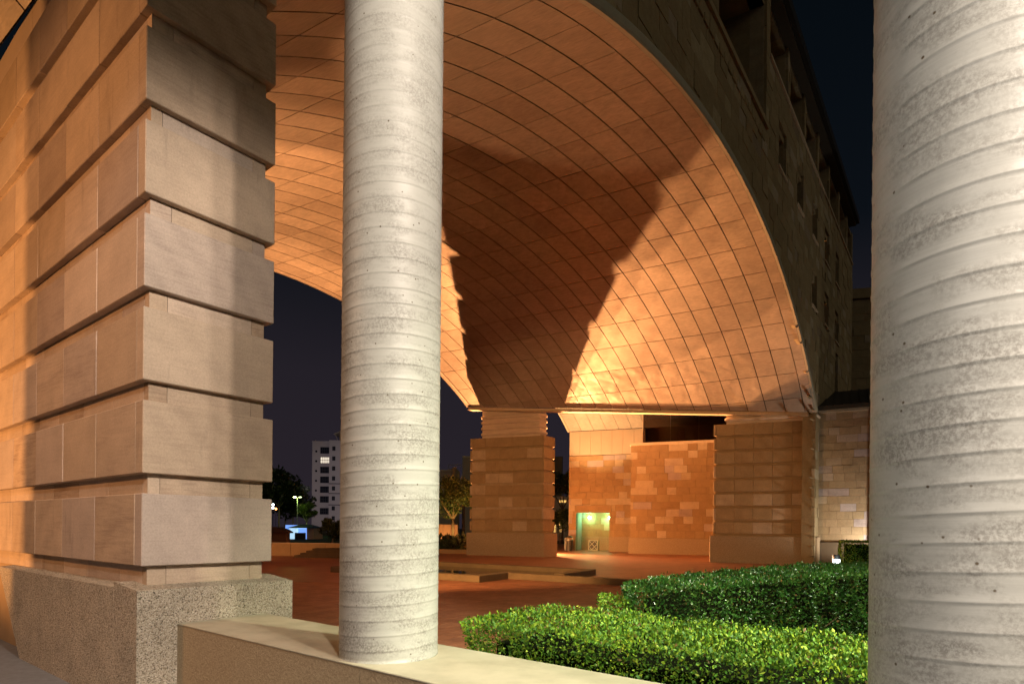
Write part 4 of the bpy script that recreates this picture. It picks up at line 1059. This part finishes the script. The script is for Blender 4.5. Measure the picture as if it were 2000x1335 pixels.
def shrub(base, r, n, label, group=None, m='leaf_tree'):
    th = thing('shrub', label, 'plant', tuple(base), group); q = rng.normal(0, 1, (n, 3)); q /= np.linalg.norm(q, axis=1)[:, None]; q[:, 2] = np.abs(q[:, 2])
    V, F = leaves(np.array(base) + q * r * rng.uniform(.3, 1, (n, 1)) * np.array([1.2, 1, 1.1]), q, .34, None, .6, .5); link('foliage', np_mesh('foliage', V, F, M[m]), th, kind='stuff')
    tk = MB()
    for k in range(5): tk.tube([Vector(base), Vector(base) + Vector((rng.normal(0, .3), rng.normal(0, .3), r * .8))], [.03, .01], 5)
    part('stems', tk, M['bark'], th)
for (x, d), w_ in zip(((868, 42), (884, 41.5), (900, 42.3), (913, 43)), ('spiky dark shrub touching the white column', 'second spiky dark shrub from the white column, under the orange lit tree', 'third spiky dark shrub from the white column', 'spiky dark shrub right against the middle pier')):
    shrub(at(x, d), .95, 500, w_, 'shrubs in the planting bed', 'leaf_dark')
pb = MB().box(at(842, 40.2), (3.3, -.3, 0), (0, .3, 0), (0, 0, .28)); tag(part('planter_kerb', pb, M['orange_render']), 'low dark kerb in front of the spiky shrubs left of the middle pier', 'kerb')

# ------------------------------------------------------------------ far buildings
def window_on(parent, o, ax, up, out, w, h, glass='glass_dark', bars=3):
    wn = part('window', MB().box(o, ax * w, up * h, out * .06), M[glass], parent)
    fr_ = MB()
    for k in range(bars + 1): fr_.box(o + ax * (w * k / bars - .05) + out * .02, ax * .1, up * h, out * .1)
    for k in range(3): fr_.box(o + up * (h * k / 2 - .05) + out * .025, ax * w, up * .1, out * .1)
    sub('frame', fr_, M['frame_dark'], wn); return wn
TD = 170.0; tw = thing('apartment_tower', 'pale eight storey tower with round and square windows left of the white column', 'building', tuple(at(630, TD)))
x0, x1, x2 = (608.5 - 1000) / 1165 * TD, (644 - 1000) / 1165 * TD, (672 - 1000) / 1165 * TD
hz = lambda y, x=630: (1027 - y) * TD / 1165 + HC
X = Vector((1, 0, 0)); OUT = Vector((0, -1, 0))
part('wall', MB().box((x0, TD, -1), X * (x1 - x0), (0, 12, 0), Z * (hz(863) + 1)), M['tower'], tw)
part('stair_wall', MB().box((x1 + .01, TD - 1.2, -1), X * (x2 - x1), (0, 12, 0), Z * (hz(860) + 1)), M['tower'], tw)
part('parapet', MB().box((x0 - .1, TD - .1, hz(863)), X * (x1 - x0 + .1), (0, 12, 0), Z * .3), M['tower'], tw)
for k in range(7):
    y = 873 + 19.1 * k + (4 if k == 6 else 0)
    window_on(tw, Vector((x0 + 2.4, TD, hz(y + 12))), X, Z, OUT, 2.6, 1.75, 'lit_room' if k == 1 else 'glass_dark', 5)
    part('round_window', MB().lathe([(.001, -.05), (.32, -.05), (.32, .05)], 16).v and (lambda mb: mb)(MB().prism([Vector((x0 + 1.15 + .32 * math.cos(t), TD - .03, hz(y + 8) + .32 * math.sin(t))) for t in np.linspace(0, 2 * math.pi, 13)[:-1]], (0, .05, 0))), M['glass_dark'], tw)
for k in range(8):
    y = 872 + 19.3 * k; window_on(tw, Vector((x1 + .95, TD - 1.2, hz(y + 8))), X, Z, OUT, .8, 1.1, 'glass_dark', 2)
for y in (945, 964, 986): part('ledge', MB().box((x1 + .01, TD - 1.4, hz(y)), X * (x2 - x1), (0, .2, 0), Z * .2), M['frame_dark'], tw)
part('roof_canopy', MB().prism([Vector((x1 + .9, TD, hz(846))), Vector((x2 + 2, TD, hz(832))), Vector((x2 + 2, TD, hz(835))), Vector((x1 + .9, TD, hz(848)))], (0, 6, 0)), M['beige'], tw)
part('canopy_strut', MB().tube([(x1 + 1.3, TD + .2, hz(847)), (x1 + 2.0, TD + .2, hz(860))], .08, 6), M['beige'], tw)
part('roof_room', MB().box((x2 - 1.5, TD, hz(860)), X * 3, (0, 5, 0), Z * 2.9), M['orange_render'], tw)
part('aerial', MB().tube([(x0 + .7, TD + .5, hz(863)), (x0 + .8, TD + .5, hz(858))], .06, 5), M['metal_grey'], tw)
lamp('tower_fill', 'SPOT', (-38, 124, 8), 15000, (.96, .82, .86), (-48, 170, 12), .4, 50, .8)  # unseen fill added to brighten the tower, placed clear of tree shadows
# blue lit kiosk and low pavilions
kb = thing('kiosk', 'low pavilion with blue lit front under a pyramid roof behind the orange garden wall', 'building', tuple(at(585, 80)))
def kx(x, d=80): return (x - 1000) / 1165 * d
kz = lambda y, d=80: (1027 - y) * d / 1165 + HC
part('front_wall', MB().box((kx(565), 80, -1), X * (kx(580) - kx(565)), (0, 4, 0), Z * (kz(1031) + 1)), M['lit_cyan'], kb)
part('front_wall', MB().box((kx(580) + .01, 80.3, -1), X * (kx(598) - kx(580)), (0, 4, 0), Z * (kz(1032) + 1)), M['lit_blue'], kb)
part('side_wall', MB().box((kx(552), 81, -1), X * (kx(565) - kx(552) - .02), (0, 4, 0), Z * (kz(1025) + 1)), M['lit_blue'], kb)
part('end_wall', MB().box((kx(598) + .02, 80.2, -1), X * (kx(611) - kx(598)), (0, 4, 0), Z * (kz(1031) + 1)), M['beige'], kb)
ra = [Vector((kx(562), 79.4, kz(1031))), Vector((kx(613), 79.4, kz(1031))), Vector((kx(613), 84.6, kz(1031))), Vector((kx(562), 84.6, kz(1031)))]
ap = [Vector((kx(578), 82, kz(1023.5))), Vector((kx(600), 82, kz(1024)))]
part('roof', MB().add(ra + ap, [(0, 1, 5, 4), (1, 2, 5), (2, 3, 4, 5), (3, 0, 4), (3, 2, 1, 0)]), plain('blue_grey_roof', (.05, .12, .22), .6), kb)
part('counter', MB().box((kx(580), 79.2, -1), X * 1.3, (0, .5, 0), Z * (kz(1040) + 1)), M['frame_dark'], kb)
PX = lambda x: (x - 1000) / 1165 * 60
pv_ = thing('brick_pavilion', 'small dim brick pavilion with arched roof at the left of the blue lit kiosk', 'building', tuple(at(545, 60)))
part('wall', MB().box((kx(520, 60), 60, -1), X * (kx(560, 60) - kx(520, 60)), (0, .9, 0), Z * (kz(1038, 60) + 1)), plain('dim_brick', (.26, .12, .07), .85), pv_)
part('roof', MB().prism([Vector((kx(x, 60), 59.8, kz(y, 60))) for x, y in ((516, 1036), (530, 1029), (545, 1030), (558, 1034), (566, 1039), (566, 1041), (516, 1041))], (0, 1.2, 0)), plain('dim_roof', (.16, .07, .045), .8), pv_)
# street lamp and two small lights
q = at(580.5, 100); sl = thing('street_lamp', 'tall street lamp with two glowing heads above the green trees', 'lamp', tuple(q))
hl = kz(972, 100)
part('pole', MB().tube([q, q + Z * hl], [.09, .06], 8), M['metal_grey'], sl)
for s in (-1, 1):
    part('arm', MB().tube([q + Z * hl, q + Z * (hl + .12) + X * .42 * s], .04, 6), M['metal_grey'], sl)
    part('lamp_head', MB().lathe([(.02, -.1), (.2, -.06), (.26, 0), (.05, .08)], 12, q + Z * (hl + .12) + X * .45 * s), emit('lit_head_%s' % ('bright' if s < 0 else 'dim'), (.85, 1, .45), 30 if s < 0 else 5), sl)
lamp('street_light', 'POINT', tuple(q + Z * (hl - .3) - Vector((.3, .6, 0))), 420, (.62, 1, .22), None, .3)
for i, (x, y, m, nm) in enumerate(((533, 986, 'lit_white', 'upper small white light at the edge of the dark grove'), (532.5, 992, 'lit_white', 'lower small white light at the edge of the dark grove'), (538.5, 994, 'lit_orange', 'small orange light hanging in the dark grove'))):
    q = at(x, 90); z = kz(y, 90); t_ = thing('park_light', nm, 'lamp', tuple(q), 'small lights by the dark grove')
    part('globe', MB().lathe([(.02, -.17), (.15, -.10), (.18, 0), (.13, .13), (.02, .18)], 12, q + Z * z), M[m], t_, smooth=True)
    part('pole', MB().tube([q, q + Z * (z - .17)], .03, 6), M['metal_black'], t_)
# buildings right of the column
RB_ = 100.0; rbx = lambda x: (x - 1000) / 1165 * RB_; rbz = lambda y: (1029 - y) * RB_ / 1165 + HC
bb = thing('beige_house', 'beige building with tall lit window seen just right of the white column', 'building', tuple(at(870, RB_)))
part('wall', MB().prism([Vector((rbx(838), RB_, -1)), Vector((rbx(884), RB_, -1)), Vector((rbx(884), RB_, rbz(913))), Vector((rbx(838), RB_, rbz(926)))], (0, 8, 0)), M['beige'], bb)
part('pilaster', MB().box((rbx(884), RB_ - .3, -1), X * .45, (0, 8, 0), Z * (rbz(912) + 1)), M['orange_render'], bb)
part('parapet', MB().box((rbx(838), RB_ - .12, rbz(919)), X * (rbx(884) - rbx(838)), (0, .1, 0), Z * .18), M['cap_stone'], bb)
window_on(bb, Vector((rbx(860), RB_, rbz(967))), X, Z, OUT, .5, 1.25, 'lit_sky', 2); window_on(bb, Vector((rbx(871), RB_, rbz(963))), X, Z, OUT, .35, 1.1, 'glass_dark', 2)
for x in (870.5, 876): part('slot_window', MB().box((rbx(x), RB_ - .04, rbz(941)), X * .17, (0, .06, 0), Z * .65), M['glass_dark'], bb)
part('roof_rail', MB().box((rbx(873), RB_ + 1, rbz(906)), X * 3, (0, .1, 0), Z * .1), M['metal_grey'], bb)
for k in range(5): part('rail_post', MB().box((rbx(873) + .7 * k, RB_ + 1, rbz(914)), X * .08, (0, .1, 0), Z * .7), M['metal_grey'], bb)
b2_ = thing('rear_building', 'dim pale building behind the palm left of the middle pier', 'building', tuple(at(915, 130)))
part('wall', MB().box((at(902, 130).x, 130, -1), X * 6, (0, 6, 0), Z * ((1029 - 893) * 130 / 1165 + HC + 1)), M['beige'], b2_); part('parapet', MB().box((at(901.5, 130).x, 129.9, (1029 - 893) * 130 / 1165 + HC), X * 6.2, (0, 6, 0), Z * .4), M['cap_stone'], b2_)
ow = thing('garden_wall', 'short wall glowing orange under the leafy tree left of the middle pier', 'wall', tuple(at(875, 62)))
for k in range(3): part('wall_panel', MB().box(Vector((at(852, 62).x + .75 * k, 62, 0)), X * .74, (0, .2, 0), Z * ((1030 - 1024) * 62 / 1165 + HC), .02), M['orange_render'], ow)
lamp('garden_flood', 'POINT', (-6.9, 59.6, .5), 420, SOD, None, .15)
lamp('tree_uplight', 'SPOT', (-4.6, 47.6, .3), 900, (1, .62, .16), (-5.0, 50, 4), .15, 90, .5)
yb = thing('yellow_house', 'low building with yellow lit windows seen between the middle pier and the back wall', 'building', tuple(at(1097, 88)))
yz = lambda y: (1031 - y) * 88 / 1165 + HC; yx = lambda x: (x - 1000) / 1165 * 88
part('wall', MB().box((yx(1070), 88, -1), X * 5.4, (0, 6, 0), Z * (yz(968) + 1)), M['beige'], yb)
part('upper_wall', MB().box((yx(1084), 92, -1), X * 1.4, (0, 6, 0), Z * (yz(884) + 1)), M['concrete_dark'], yb)
for x in (1080.5, 1091.5): window_on(yb, Vector((yx(x), 88, yz(1039))), X, Z, OUT, .46, 2.0, 'lit_window', 1)
part('lit_band', MB().box((yx(1092), 87.9, yz(980)), X * 1.0, (0, .1, 0), Z * .3), M['lit_window'], yb)
fn = thing('post_fence', 'pale post and rail fence before the yellow lit building', 'fence', tuple(at(1100, 80)))
for k in range(4): part('post', MB().box(at(1084 + 9 * k, 80), X * .08, (0, .08, 0), Z * 1.9), M['cap_stone'], fn)
for z in (1.05, 1.8): part('rail', MB().box(at(1080, 79.95) + Z * z, X * 2.6, (0, .06, 0), Z * .06), M['cap_stone'], fn)
